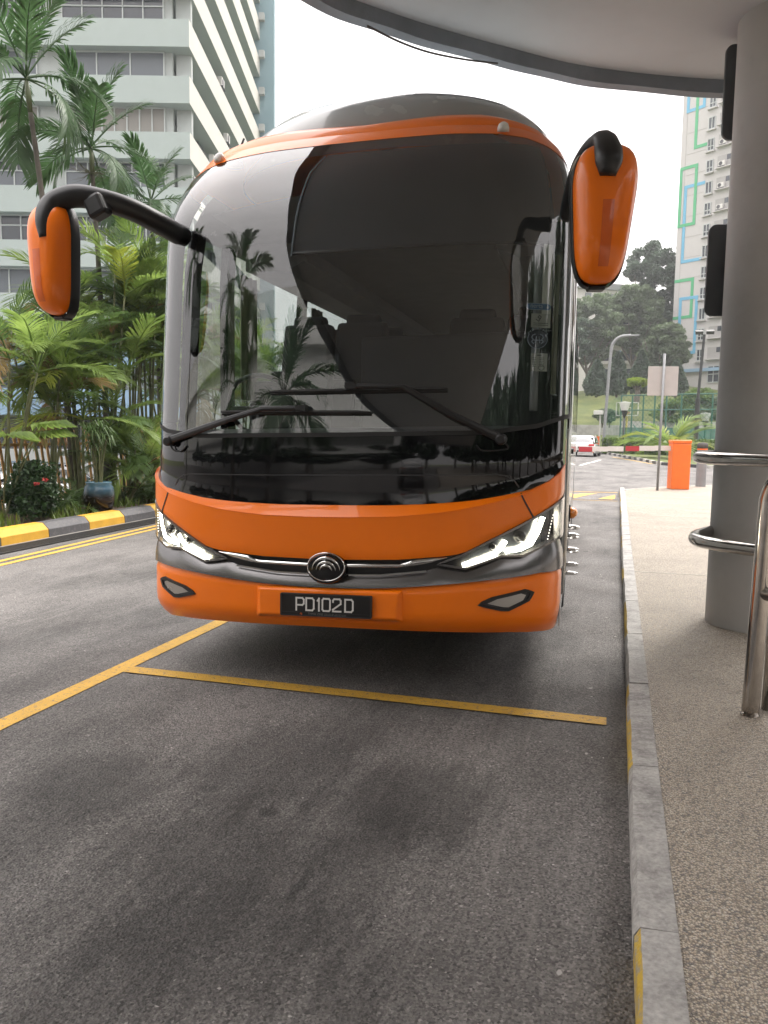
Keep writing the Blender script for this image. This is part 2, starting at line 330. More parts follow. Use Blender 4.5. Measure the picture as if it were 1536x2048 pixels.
# right kerb: single stones, every other one with a yellow painted face
kerb = tag(empty('kerb', (.165, 8, 0)), 'grey concrete kerb with yellow painted faces beside the aggregate pavement', 'kerb')
yk = 2.28-1.18*4
for i in range(21):
    ln = 1.18; y0 = yk+i*ln; dx = random.uniform(-.004, .004); dz = random.uniform(-.004, .004); x0, x1 = .107+dx-.165, .224-.165
    n = 7; m = MB(); prof = []
    for k in range(n):
        yy = y0+.004+(ln-.008)*k/(n-1)-8; j = lambda a: random.uniform(-a, a)
        prof.append([(x0, yy, -.02), (x0+.002+j(.003), yy, .07), (x0+.014+j(.004), yy, .098+dz+j(.002)), (x1, yy, .103+dz+j(.002)), (x1, yy, -.02)])
    m.grid(prof); nf = len(m.f)
    if i % 2 == 1:
        for q in range(nf):
            if q % 4 == 0 or (q % 4 == 1 and random.random() < .75): m.m[q] = 1
    m.add(prof[0], [(0, 1, 2, 3, 4)]); m.add(prof[-1], [(4, 3, 2, 1, 0)])
    o = m.build('kerb_stone', ['kerb_concrete', 'kerb_yellow_face'], kerb)
    if i % 2: o['label'] = 'kerb stone with yellow face'
m = MB(); m.tube(smoothpath([(p[0]-.165-.06, p[1]-8-.02, .05) for p in far_edge], 4), .055, 6); m.build('kerb_return', 'kerb_concrete', kerb)
mat('gutter_scrap', (.36, .34, .32), .9)
# dark dirt line and pale droppings in the gutter come as small flat scraps
m = MB()
for i in range(13):
    x, y = random.uniform(-.16, .05), random.uniform(2, 9); r = random.uniform(.005, .013)
    m.add([(x+r*math.cos(a)*random.uniform(.5, 1.3), y+1.6*r*math.sin(a)*random.uniform(.5, 1.3), .004) for a in np.linspace(0, 6.28, 8)[:-1]], [tuple(range(7))])
o = m.build('pavement_litter', 'gutter_scrap'); o['kind'] = 'stuff'; tag(o, 'pale scraps and droppings in the gutter beside the kerb', 'litter')

def line(name, a, b, wd, label, z=.004, mt='yellow_line', n=1):
    a, b = np.array(a, float), np.array(b, float); d = (b-a)/np.linalg.norm(b-a); nn = np.array([-d[1], d[0]])*wd/2; k = max(2, int(np.linalg.norm(b-a)/.25)); rows = []
    for i in range(k+1):
        p = a+(b-a)*i/k; j = random.uniform(-.003, .003); rows.append([(*(p-nn*(1+j*8)), z), (*(p+nn*(1+j*8)), z)])
    m = MB(); m.grid(rows); o = m.build(name, mt); struct(o); return o
line('bay_side_line', (-2.945, -9), (-2.905, 17), .115, '')
line('bay_end_line', (-2.86, 4.215), (.005, 4.225), .115, '', z=.007)
def lanex(y): return -6.33-.068*(y-7.0)
line('double_line', (lanex(-2)-.02, -2), (lanex(34)-.02, 34), .085, '')
line('double_line', (lanex(-2)-.20, -2), (lanex(34)-.20, 34), .085, '')
# speed hump with yellow chevrons
hump = struct(empty('speed_hump', (-3.2, 20, 0)))
m = MB(); rows = [[(x, -1.0+2.0*k/8, .004+.07*math.sin(math.pi*k/8)) for k in range(9)] for x in np.linspace(-4.0, 3.24, 20)]; m.grid(rows); m.build('hump_body', 'asphalt', hump, smooth=True)
for i in range(9):
    m = MB(); x = -3.9+i*.84; rows = []
    for k in range(7):
        f = k/6*.9; rows.append([(min(3.2, x+dx+f*.55), -1.0+.1+f*1.0, .004+.07*math.sin(math.pi*(.05+f*.5))+.005) for dx in (0, .16, .32)])
    m.grid(rows); m.build('chevron', 'yellow_line', hump)
line('hump_line', (-7, 21.25), (.06, 21.6), .12, ''); line('hump_line', (-7, 18.6), (.06, 18.85), .06, '')
for (q, w_) in (((1183, 925), .22), ((1160, 931), .2)):
    a = G(*q)[:2]; line('arrow_marking', a, a+np.array([.35, 5.0]), w_, '', mt='white_line')
line('far_edge_line', G(1225, 914)[:2], G(1305, 928)[:2], .15, '')

# left kerb of yellow and dark painted blocks
lk = tag(empty('kerb', (-7.36, 9, 0)), 'yellow and dark grey painted kerb below the palms', 'kerb')
KS = -.030                                     # runs slightly outwards
yy = 9.36-1.02*9
Lm = .915
for i in range(36):
    y0 = 9.09+(i-9)*Lm; xk = -.01+KS*(y0-9); m = MB(); prof = []
    for k in range(5):
        y = y0+.006+(Lm-.012)*k/4-9; x = -.01+KS*(y); j = lambda a: random.uniform(-a, a)
        prof.append([(x, y, -.02), (x-.01, y, .11+j(.003)), (x-.10, y, .195+j(.003)), (x-.24, y, .20), (x-.24, y, -.02)])
    m.grid(prof); m.add(prof[0], [(0, 1, 2, 3, 4)]); m.add(prof[-1], [(4, 3, 2, 1, 0)])
    dark = i % 2 == 1
    o = m.build('kerb_block', 'dark_kerb' if dark else 'yellow_kerb', lk, bevel=.006); o['label'] = 'dark grey kerb block' if dark else 'yellow kerb block'
# slotted drain between kerb and lines
mat('drain_dark', (.012, .012, .013), .7); mat('grate_iron', (.06, .058, .058), .55, metal=.6, var=.25, scale=20)
dr = tag(empty('drain_grating', (-7.08, 9, 0)), 'slotted iron drain grating along the left painted kerb', 'drain')
m = MB(); m.grid([[(KS*y-.17, y, .004), (KS*y+.17, y, .004)] for y in (-10, 12, 25)]); m.build('channel', 'drain_dark', dr)
for i in range(10):
    m = MB(); y0 = -2.6+i*1.2
    for k in range(40):
        y = y0+k*.03; m.box((KS*y, y, .012), (.31, .012, .012))
    for s in (-1, 1): m.box((KS*(y0+.59)+s*.160, y0+.585, .012), (.022, 1.19, .014), rz=-KS)
    m.build('grate', 'grate_iron', dr)
mat('gutter', (.24, .225, .205), .8, var=.2, scale=6, dirt=.3)
m = MB(); m.grid([[(KS*(y-9)-7.40, y, .003), (KS*(y-9)-7.26, y, .003)] for y in (-2, 12, 34)]); struct(m.build('gutter', 'gutter'))
# planting bed
m = MB(); ys = np.linspace(-3, 36, 60); xs = np.linspace(0, 2.3, 9)
m.grid([[(-7.60+KS*(y-9)-x, y, .12+.05*math.sin(y*1.7+x*2)+random.uniform(0, .05)-(.25 if x > 2.1 else 0)) for x in xs] for y in ys]); struct(m.build('planting_bed', 'soil', smooth=True))
m = MB(); m.prism([(-7.58, -3), (-10.0, -3), (-10.9, 36), (-8.5, 36)], -1.04, -.01); struct(m.build('bed_base', 'concrete_pale'))
# ------------------------------------------------------------------ the coach
BX, BY, BYAW = -1.5076, 4.1056, R(2.4625)
bus = empty('coach', (BX, BY, 0), BYAW)
tag(bus, 'orange touring coach with black windscreen panel and lit daytime lamps in the parking bay', 'bus')
SHEAR = .025
BW, BD, BN = 1.25, .55, 3.2
ib = np.interp
cv = lambda xs, zs: (lambda a: float(ib(a, xs, zs)))
zt = cv([0, .3, .5, .65, .8, .95, 1.08, 1.17, 1.22, 1.25], [1.092, 1.094, 1.101, 1.110, 1.125, 1.15, 1.178, 1.222, 1.262, 1.31])
_zc = cv([0, .385, .636, .839, 1.03, 1.1, 1.25], [1.026, 1.036, 1.06, 1.097, 1.147, 1.18, 1.305]); zc = lambda a: min(_zc(a), zt(a)-.008)
zhb = cv([0, .39, .64, .74, .88, 1.04, 1.1, 1.19, 1.25], [.79, .80, .822, .838, .912, .995, 1.02, 1.08, 1.12])
zlb = cv([.61, .76, .94, 1.05, 1.195, 1.25], [.779, .752, .818, .815, .878, .90])
zlt = cv([.61, .74, .88, 1.04, 1.1, 1.19, 1.25], [.784, .836, .910, .993, 1.018, 1.078, 1.118])
zbl = cv([0, .13, .36, .6, .81, .95, 1.05, 1.14, 1.25], [.637, .638, .647, .668, .69, .705, .715, .725, .72])
zbt = cv([0, .3, .55, .61, .76, .94, 1.05, 1.195, 1.25], [.705, .71, .738, .765, .752, .818, .815, .878, .90])
zbot = cv([0, .7, 1.0, 1.15, 1.25], [.395, .393, .388, .37, .345])
zgb = cv([0, .85, 1.1, 1.25], [1.478, 1.482, 1.515, 1.57])
zgt = cv([0, .6, .9, 1.05, 1.15, 1.25], [3.165, 3.162, 3.148, 3.125, 3.085, 3.02])
def Aw(z):
    if z > 2.5: return BW-.17*((z-2.5)/.75)**2.8
    if z < .5: return BW-.02*((.5-z)/.15)
    return BW
def lean(z, s=0):
    a_, b_ = zc(abs(s)), zt(abs(s)); v = .065*max(0, min(1, (z-a_)/(b_-a_)))
    if z > 1.35: v += .10*(z-1.35)
    if z > 2.6: v += .25*((z-2.6)/.6)**2.5
    if z < .50: v += .14*((.50-z)/.15)**2
    return v
def S(s, z, off=0):                     # s: across (-1.25..1.25), z: height, off: towards the front
    s = max(-BW, min(BW, s)); a = abs(s)/BW
    v = BD*(1-(max(0, 1-a**BN))**(1/BN)); k = Aw(z)/BW
    # outward offset follows the plan normal roughly
    nx = a**(BN-1); ny = max(1e-3, (1-a**BN))**((BN-1)/BN)*BW/BD; q = math.hypot(nx, ny)
    return Vector((s*k+math.copysign(nx/q, s)*off, v+lean(z, s)-ny/q*off, z))
def sh(v): return (v[0], v[1], v[2]+SHEAR*v[0])
def bp(mb, name, mats, parent=None, **kw):
    mb.v = [sh(a) for a in mb.v]; return mb.build(name, mats, parent or bus, **kw)
def th(s): return math.copysign(math.asin(min(1, (abs(s)/BW)**(BN/2))), s)
def ss(s0, s1, n):
    return [math.copysign(BW*abs(math.sin(a))**(2/BN), a) if abs(a) > 1e-9 else 0.0 for a in np.linspace(th(s0), th(s1), n)]
def patch(s0, s1, zl, zu, ns=40, nz=6, off=0.0, mb=None, mi=0):
    mb = mb or MB(); rows = []
    for s in ss(s0, s1, ns):
        a, b_ = zl(abs(s)), zu(abs(s))
        rows.append([S(s, a+(b_-a)*k/nz, off(s, k/nz) if callable(off) else off) for k in range(nz+1)])
    return mb.grid(rows, mi)
def ribbon(pts, wd, off, thick=.006, mb=None, close=False, sub=6):
    mb = mb or MB(); q = []
    pts = list(pts)+([pts[0]] if close else [])
    for i in range(len(pts)-1):
        for k in range(sub): q.append(((pts[i][0]+(pts[i+1][0]-pts[i][0])*k/sub), pts[i][1]+(pts[i+1][1]-pts[i][1])*k/sub))
    q.append(pts[-1]); rows = []
    wds = wd if callable(wd) else (lambda f: wd)
    for i, p in enumerate(q):
        if close and i in (0, len(q)-1): a, b_ = q[-2], q[1]
        else: a, b_ = q[max(0, i-1)], q[min(len(q)-1, i+1)]
        d = np.array([b_[0]-a[0], b_[1]-a[1]]); d = d/(np.linalg.norm(d)+1e-9); n = np.array([-d[1], d[0]])*wds(i/(len(q)-1))/2
        l_, r_ = np.array(p)-n, np.array(p)+n
        rows.append([S(*l_, off-thick), S(*l_, off), S(*r_, off), S(*r_, off-thick)])
    return mb.grid(rows)
def fill(poly, off, mb=None, rings=4):
    mb = mb or MB(); c = np.mean(poly, axis=0); n = len(poly); vs = [S(*c, off)]; fs = []
    dense = []
    for i in range(n):
        for k in range(3): dense.append(np.array(poly[i])*(1-k/3)+np.array(poly[(i+1) % n])*k/3)
    n = len(dense)
    for r in range(1, rings+1):
        for p in dense: vs.append(S(*(c+(p-c)*r/rings), off))
    for j in range(n): fs.append((0, 1+j, 1+(j+1) % n))
    for r in range(rings-1):
        o = 1+r*n
        for j in range(n): fs.append((o+j, o+n+j, o+n+(j+1) % n, o+(j+1) % n))
    return mb.add(vs, fs)
FULL = (-BW, BW)
bp(patch(*FULL, zbot, zbl, 72, 9, lambda s, t_: .02*math.exp(-((t_-.35)/.13)**2)*0+(-.012 if t_ > .97 else 0)), 'bumper', 'orange_paint', smooth=True)
bp(patch(*FULL, lambda a: zbl(a)-.002, zbt, 72, 4, lambda s, t_: .008-.03*t_**2), 'lower_trim', 'gunmetal', smooth=True)
bp(patch(-.78, .78, lambda a: min(zbt(a), zhb(a)), zhb, 40, 3, -.03), 'grille', 'satin_black', smooth=True)
bp(patch(*FULL, zhb, zc, 72, 8, lambda s, t_: -.006 if t_ < .01 else 0), 'front_panel', 'orange_paint', smooth=True)
bp(patch(*FULL, zc, zt, 72, 4, lambda s, t_: .003*(1-t_)), 'panel_lip', 'orange_paint', smooth=True)
bp(patch(*FULL, lambda a: zt(a)-.003, lambda a: zgb(a)-.004, 72, 8, .002), 'black_panel', 'gloss_black', smooth=True)
bp(patch(*FULL, zgb, zgt, 80, 22, .006), 'windscreen', 'windscreen', smooth=True)
for s in (-1, 1):
    m = patch(s*1.205, s*1.25, zgb, zgt, 8, 16, -.004); bp(m, 'windscreen_edge', 'frit', smooth=True)
bp(patch(*FULL, lambda a: zgb(a)-.012, lambda a: zgb(a)+.012, 60, 2, .010), 'windscreen_seal', 'rubber', smooth=True)
ztop = lambda a: zgt(a)+.078
bp(patch(*FULL, lambda a: zgt(a)-.004, ztop, 72, 5, .009), 'roof_lip', 'orange_paint', smooth=True)
# seams
for q in (-1, 1): bp(ribbon([(q*1.03, 1.158), (q*1.06, 1.10), (q*1.10, 1.025)], .007, .0035), 'panel_seam', 'satin_black')
bp(ribbon([(-1.025, 1.172), (-.99, 1.225), (-.945, 1.25), (-.9, 1.258), (-.4, 1.256), (.4, 1.256), (.9, 1.258), (.945, 1.25), (.99, 1.225), (1.025, 1.172)], .006, .0055), 'flap_seam', 'dark_plastic')
# headlamps
for s in (-1, 1):
    hl = bp(patch(s*.61, s*1.25, zlb, zlt, 30, 5, -.045), 'headlamp', 'lamp_dark', smooth=True); hl['label'] = 'lit swept-back headlamp'
    q = [(s*.61, .781)]+[(s*a, zlt(a)-.006) for a in (.74, .88, 1.04, 1.19, 1.245)]+[(s*a, zlb(a)+.006) for a in (1.245, 1.195, 1.05, .94, .76)]
    bp(ribbon(q, .012, .004, .045, close=True, sub=4), 'lamp_rim', 'gunmetal', hl)
    bp(ribbon([(s*1.160, 1.022), (s*1.135, .945), (s*1.10, .880), (s*1.045, .856), (s*.965, .846)], .021, -.016), 'daytime_strip', 'drl', hl)
    bp(ribbon([(s*.968, .902), (s*.945, .865), (s*.915, .836), (s*.84, .806), (s*.742, .775)], .019, -.016), 'daytime_strip', 'drl', hl)
    m = MB()
    for k in range(9):
        z = .90+k*.016; c = S(s*(1.185+k*.003), z, -.012); m.box(c, (.005, .005, .004))
    bp(m, 'led_row', 'led_dot', hl)
    for (x, z, r) in ((1.045, .925, .034), (.90, .868, .022)):
        c = S(s*x, z, -.028); m = MB(); m.lathe([(r, .02), (r, -.004), (r*.82, -.010)], c, 18, 'Y', False); bp(m, 'lens_ring', 'gunmetal', hl)
        m = MB(); m.lathe([(r*.8, -.002), (r*.6, -.014), (r*.3, -.02), (.001, -.022)], c, 16, 'Y', False); bp(m, 'lens', 'gloss_black', hl, smooth=True)
    bp(patch(s*.61, s*1.25, zlb, zlt, 30, 4, .003), 'lens_cover', 'lamp_glass', hl, smooth=True)
    fp = [(s*.832, .563), (s*.90, .595), (s*1.07, .632), (s*1.105, .618), (s*1.085, .58), (s*.985, .532), (s*.945, .535)]
    fl = bp(fill(fp, .003), 'fog_lamp', 'dark_plastic'); c0 = np.mean(fp, axis=0)
    bp(ribbon(fp, .016, .010, .012, close=True, sub=4), 'fog_rim', 'satin_black', fl)
    gp = [tuple(c0+(np.array(p)-c0)*.72) for p in fp]; bp(fill(gp, .006), 'fog_glass', 'satin_silver', fl, smooth=True)
    lo = [(s*.112, .752), (s*.40, .760), (s*.50, .775), (s*.57, .788), (s*.655, .816)]; hi = [(s*.112, .769), (s*.42, .778), (s*.485, .802), (s*.60, .814), (s*.66, .8195)]
    m = MB(); A_ = lambda c_: cv([abs(p[0]) for p in c_], [p[1] for p in c_])
    patch(s*.112, s*.66, A_(lo), A_(hi), 24, 2, lambda s_, t_: .004+.010*(1-abs(2*t_-1)), mb=m); bp(m, 'chrome_bar', 'chrome', smooth=True)
bp(ribbon([(-.55, .742), (-.3, .714), (-.12, .709)], .009, .004), 'trim_line', 'satin_silver'); bp(ribbon([(.12, .709), (.3, .714), (.55, .742)], .009, .004), 'trim_line', 'satin_silver')
# emblem
em = MB(); em.lathe([(1, .03), (1, -.020), (.93, -.028), (.0001, -.030)], (0, 0, 0), 40, 'Y', False)
em.v = [(x*.112, y-.010, z*.084+.744) for x, y, z in em.v]; emb = bp(em, 'emblem', 'gloss_black', smooth=True, angle=35)
m = MB(); m.tube([(.106*math.cos(a), -.040, .757+.078*math.sin(a)) for a in np.linspace(0, 2*math.pi, 49)], .0035, 6, False); bp(m, 'emblem_ring', 'chrome', emb, smooth=True)
for r, zz in ((.080, .735), (.055, .735), (.034, .735)):
    m = MB(); pts = [(r*math.cos(a), -.0395-.006*math.sin(a), zz+r*.92*math.sin(a)) for a in np.linspace(0.05, math.pi-.05, 25)]
    m.tube(pts, [.0015+.0075*math.sin(a)**1.5 for a in np.linspace(.05, math.pi-.05, 25)], 8); bp(m, 'emblem_arc', 'chrome', emb, smooth=True)
# plate plinth, plate and characters
pl = MB(); pl.add([(-.425, .01, .455), (.425, .01, .455), (.425, .01, .635), (-.425, .01, .635), (-.395, -.028, .478), (.395, -.028, .478), (.405, -.020, .622), (-.405, -.020, .622)], [(4, 5, 6, 7), (0, 1, 5, 4), (1, 2, 6, 5), (2, 3, 7, 6), (3, 0, 4, 7)])
bp(pl, 'plate_plinth', 'orange_paint', bevel=.01, seg=3)
pt = MB(); pt.box((0, -.034, .542), (.528, .022, .126)); plate = bp(pt, 'number_plate', 'plate_black', bevel=.008); plate['label'] = 'black number plate PD102D'
m = MB()
for (c_, d_) in (((0, -.046, .6015), (.52, .004, .006)), ((0, -.046, .482), (.52, .004, .006)), ((-.259, -.046, .542), (.008, .004, .118)), ((.259, -.046, .542), (.008, .004, .118)), ((0, -.0458, .5005), (.50, .002, .0015))): m.box(c_, d_)
bp(m, 'plate_frame', 'dark_plastic', plate)
GL = {'P': [[(0, 0), (0, 1), (.8, 1), (1, .86), (1, .54), (.8, .42), (0, .42)]], 'D': [[(0, 0), (0, 1), (.8, 1), (1, .85), (1, .15), (.8, 0), (0, 0)]],
      '1': [[(.1, .82), (.5, 1), (.5, 0)]], '0': [[(.15, 0), (0, .12), (0, .88), (.15, 1), (.85, 1), (1, .88), (1, .12), (.85, 0), (.15, 0)]],
      '2': [[(0, .76), (0, .88), (.15, 1), (.85, 1), (1, .88), (1, .62), (0, .14), (0, 0), (1, 0)]]}
def stroke_text(txt, xs, z0, hh, wd, sw, y, name, mt, par):
    m = MB()
    for ch, x0 in zip(txt, xs):
        for pth in GL[ch]:
            q = [np.array((x0+p[0]*wd*(.45 if ch == '1' else 1), z0+p[1]*hh)) for p in pth]
            for i in range(len(q)-1):
                d = (q[i+1]-q[i]); ln = np.linalg.norm(d); d = d/ln; n = np.array([-d[1], d[0]])*sw/2; a, b_ = q[i]-d*sw*.5, q[i+1]+d*sw*.5; yy = y-.00012*i
                m.add([(a[0]-n[0], yy, a[1]-n[1]), (b_[0]-n[0], yy, b_[1]-n[1]), (b_[0]+n[0], yy, b_[1]+n[1]), (a[0]+n[0], yy, a[1]+n[1])], [(0, 1, 2, 3)])
    return bp(m, name, mt, par)
stroke_text('PD102D', [-.168, -.110, -.046, -.016, .045, .114], .513, .068, .044, .0095, -.0468, 'plate_characters', 'white_letter', plate)
def flat_text(body, size, x, y, z, mt, par, name='lettering', shear=0, rot=0):
    me = textmesh(body, size, mt, name, shear); o = obj(name, me, par); o.location = sh((x, y, z)); o.rotation_euler = (R(90), rot, 0); return o
flat_text('THINK ONE GROUP 65553300', .0165, .008, -.0466, .4865, 'grey_letter', plate, 'dealer_lettering', .25)
m = MB(); m.tube([(-.146, -.047, .4905), (-.140, -.047, .497), (-.134, -.047, .4905), (-.140, -.047, .485)], .0018, 5); bp(m, 'dealer_mark', 'orange_plain', plate)
# side body
mat('side_dark', (.02, .02, .022), .2, coat=.8)
vF, vR, ZS = BD+.06, 11.6, 1.50
for s in (-1, 1):
    vs_ = .50
    arch = lambda vc: [(vc-.58*math.cos(a), .40+.66*math.sin(a)) for a in np.linspace(.0, math.pi, 14)]
    poly = [(vs_, .36)]+arch(2.75)+arch(8.6)+[(11.7, .40), (11.7, ZS), (vs_+.13, ZS), (vs_+.05, 1.25)]
    m = MB(); m.prism(poly, s*1.244, s*1.249, 'X'); bp(m, 'side_panel', 'pod_grey')
    m = MB(); m.prism([(v_, z) for v_, z in [(3.5, .42), (7.9, .42), (7.9, .62), (3.6, .75)]], s*1.249, s*1.252, 'X'); bp(m, 'side_flash', 'gunmetal')
    # window band: pillars, panes, cant rail following the tumblehome
    def side(v0, v1, z0, z1, nz, off):
        return [[(s*(Aw(z)+off), v_+(lean(z, BW)+.015)*(1 if v_ < 1 else 0), z) for z in np.linspace(z0, z1, nz)] for v_ in (v0, v1)]
    bp(MB().grid(side(.60, 11.7, 2.82, 3.10, 5, .0)), 'cant_rail', 'pod_grey', smooth=True)
    edges = [.62, 1.35, 2.95, 4.55, 6.15, 7.75, 9.35, 10.9, 11.7]
    for i in range(len(edges)-1):
        bp(MB().grid(side(edges[i]+.06, edges[i+1]-.06, ZS, 2.82, 6, -.004)), 'side_window', 'side_glass', smooth=True)
    for e in edges: bp(MB().grid([[(s*(Aw(z)-.002-q), min(11.7, e+d)+(lean(z, BW)+.015)*(1 if e < 1 else 0), z) for z in np.linspace(ZS-.01, 2.83, 6)] for d, q in ((-.06, 0), (.06, 0), (.06, .06), (-.06, .06), (-.06, 0))]), 'window_pillar', 'gloss_black', smooth=False)
    if s > 0:
        m = MB(); m.tube([(1.25, .75, .50), (1.262, .76, 1.0), (1.262, .76, 1.9), (1.25, .75, 2.4)], .012, 8); bp(m, 'door_trim', 'chrome', smooth=True)
        m = MB(); m.tube([(1.25, 1.62, .45), (1.258, 1.62, 1.0), (1.256, 1.62, 2.6)], .010, 8); bp(m, 'door_trim', 'chrome', smooth=True)
        m = MB(); m.lathe([(.001, -.03), (.03, -.02), (.045, .01), (.03, .035), (.001, .05)], (1.285, 1.75, .90), 12, 'Y', False); bp(m, 'side_marker', 'amber', smooth=True)
        m = MB(); m.box((1.262, 1.75, .9), (.03, .06, .12)); bp(m, 'marker_base', 'satin_black')
        m = MB(); m.box((1.262, 3.2, 1.32), (.02, .5, .04)); bp(m, 'luggage_handle', 'dark_plastic')
    # wheels
    for vc in (2.75, 8.6):
        wh = MB(); wh.lathe([(.40, .16), (.48, .15), (.515, .10), (.52, 0), (.515, -.10), (.48, -.14), (.33, -.145), (.32, -.05)], (0, 0, 0), 40, 'X', False)
        wo_ = wh.build('wheel', 'rubber', bus, smooth=True, angle=30); wo_.location = (s*1.10, vc, .52); wo_.rotation_euler.z = math.pi if s > 0 else 0; wo_['label'] = 'front wheel with chrome spike nut covers' if vc < 4 and s > 0 else 'wheel'
        m = MB(); m.lathe([(.325, -.14), (.29, -.10), (.27, -.02), (.15, -.02), (.14, -.12), (.001, -.13)], (0, 0, 0), 32, 'X', False); m.build('rim', 'chrome', wo_, smooth=True, angle=30)
        for k in range(10 if vc < 4 else 0):
            a = 2*math.pi*(k+.3)/10; y, z = .205*math.cos(a), .205*math.sin(a)
            m = MB(); m.lathe([(.019, -.02), (.019, -.09), (.0145, -.12), (.018, -.16), (.017, -.215), (.010, -.235), (.004, -.25)], (0, y, z), 10, 'X', True); m.build('nut_cover', 'chrome', wo_, smooth=True, angle=30)
    for vc in (2.75, 8.6):
        m = MB(); m.prism([(vc-.6, .36)]+[(vc-.6*math.cos(a), .42+.68*math.sin(a)) for a in np.linspace(0, math.pi, 12)]+[(vc+.6, .36)], s*.75, s*.78, 'X'); bp(m, 'wheel_well', 'satin_black')
m = MB(); m.box((0, 6.1, .42), (2.38, 11.0, .10)); bp(m, 'underfloor', 'satin_black')
m = MB(); m.box((0, 11.7, 1.75), (2.46, .06, 2.75)); bp(m, 'rear_wall', 'pod_grey')
for x in (-.98, .98): m = MB(); m.box((x, .52, .345), (.05, .04, .06)); bp(m, 'tow_bracket', 'satin_black')
# roof and roof pod
roof = MB(); rows = []
for k, (ins, dz) in enumerate(((0, 0), (.04, .055), (.12, .10), (.28, .14), (.6, .165), (1.0, .17))):
    row = []
    for v_ in (11.7, 6, 2): x = -Aw(3.098)*(1-ins); row.append((x, v_, 3.098+dz*1.15))
    for s in ss(-BW, BW, 41):
        p = S(s, ztop(abs(s)), .009); row.append((p.x*(1-ins), p.y+ins*1.3*(1-abs(s)/BW*.6), p.z+dz))
    for v_ in (2, 6, 11.7): x = Aw(3.098)*(1-ins); row.append((x, v_, 3.098+dz*1.15))
    rows.append(row)
roof.grid(rows); rf = bp(roof, 'roof', 'orange_paint', smooth=True)
pod = MB(); rows = []
for (wd, v0, z) in ((1.06, .70, 3.20), (1.075, .72, 3.36), (1.06, .79, 3.49), (1.0, .93, 3.60), (.89, 1.16, 3.68), (.73, 1.48, 3.73), (.5, 1.9, 3.76), (.01, 2.4, 3.77)):
    row = []
    for a in np.linspace(-math.pi/2, math.pi/2, 41):
        u = math.copysign(wd*abs(math.sin(a))**(2/2.6), a); v_ = v0+.85*(1-abs(math.cos(a))**(2/2.6)); row.append((u, v_, z-.13*(u/1.1)**2*(0.25+.75*(z-3.2)/.57)))
    row = [(-wd, 6.5, row[0][2])]+row+[(wd, 6.5, row[-1][2])]; rows.append(row)
pod.grid(rows); pd_ = bp(pod, 'roof_pod', 'pod_grey', smooth=True); pd_['label'] = 'grey roof fairing'
# roof marker lamps and antenna
for s in (-.98, .93):
    p = S(s, ztop(abs(s))-.045, .02); m = MB(); m.lathe([(.034, -.015), (.033, .012), (.026, .03), (.012, .04), (.001, .042)], p, 16, 'Z'); o = bp(m, 'marker_lamp', 'white_plastic', smooth=True)
p = S(-1.02, ztop(1.02)-.03, 0); m = MB(); m.lathe([(.06, 0), (.05, .03), (.02, .045), (.001, .05)], (p.x+.05, p.y+.12, p.z+.0), 14); m.tube([(p.x+.05, p.y+.12, p.z+.03), (p.x+.11, p.y+.13, p.z+.17)], .007, 8); bp(m, 'antenna', 'satin_black', smooth=True)
# wipers
def wiper(pivot, pts, blade, name):
    W_ = lambda q, o: S(q[0], q[1], o)
    m = MB(); pth = [W_(pivot, .035)]+[W_(p, o) for p, o in zip(pts, (.06, .065, .06))]
    m.tube(pth, [.024, .019, .015, .014], 8, flat=.6); wpr = bp(m, 'wiper', 'satin_black')
    m = MB(); m.lathe([(.03, .02), (.03, -.045), (.02, -.055), (.001, -.056)], W_(pivot, .01), 16, 'Y', False); bp(m, 'pivot_cap', 'satin_black', wpr, smooth=True, angle=30)
    n = 12; q = [(blade[0][0]+(blade[1][0]-blade[0][0])*k/n, blade[0][1]+(blade[1][1]-blade[0][1])*k/n) for k in range(n+1)]
    m = MB(); m.tube([W_(p, .028) for p in q], [.006]+[.012]*(n-1)+[.006], 6, flat=.7)
    for p in q: pass
    bp(m, 'blade', 'rubber', wpr)
    m = MB(); m.tube([W_((p[0], p[1]-.012), .016) for p in q], .006, 5); bp(m, 'squeegee', 'rubber', wpr)
    c = W_(pts[-1], .05); m = MB(); m.box(c, (.06, .04, .035)); bp(m, 'clip', 'satin_black', wpr)
    m = MB(); m.tube(smoothpath([W_(pivot, .02), W_((pivot[0]+.03, pivot[1]-.05), .015), W_((pivot[0]+.09*(-1 if pivot[0] > 0 else 1), pivot[1]-.06), .012), W_((pivot[0]+.13*(-1 if pivot[0] > 0 else 1), pivot[1]-.03), .008)], 5), .005, 6); bp(m, 'washer_hose', 'rubber', wpr)
wiper((-1.05, 1.452), [(-.62, 1.567), (-.40, 1.627), (-.175, 1.626)], [(-.673, 1.615), (.217, 1.598)], 'wiper')
wiper((.917, 1.445), [(.66, 1.575), (.398, 1.730), (.104, 1.742)], [(-.374, 1.722), (.628, 1.716)], 'wiper')
# sunshade blind behind the glass; dark shape and pale edge paint the mirrored canopy
def blind_l(z): return ib(z, [2.5, 2.72, 2.98, 3.12], [-.30, -.28, -.243, -.165])
m = MB(); rows = []
for k in range(12):
    z = 2.505+k/11*(3.10-2.505); rows.append([S(blind_l(z)+(1.16-blind_l(z))*j/16, z, -.05) for j in range(17)])
m.grid(rows); bl = bp(m, 'canopy_reflection_blind', 'blind', smooth=True)
m = MB(); m.tube([S(blind_l(z)-.006, z, -.045) for z in np.linspace(2.49, 3.09, 12)], .004, 6); bp(m, 'canopy_edge_reflection', 'sticker_pale', bl)
m = MB(); m.tube([S(x, 2.503, -.05) for x in np.linspace(-.3, 1.15, 12)], .010, 6); bp(m, 'blind_bar', 'satin_black', bl)
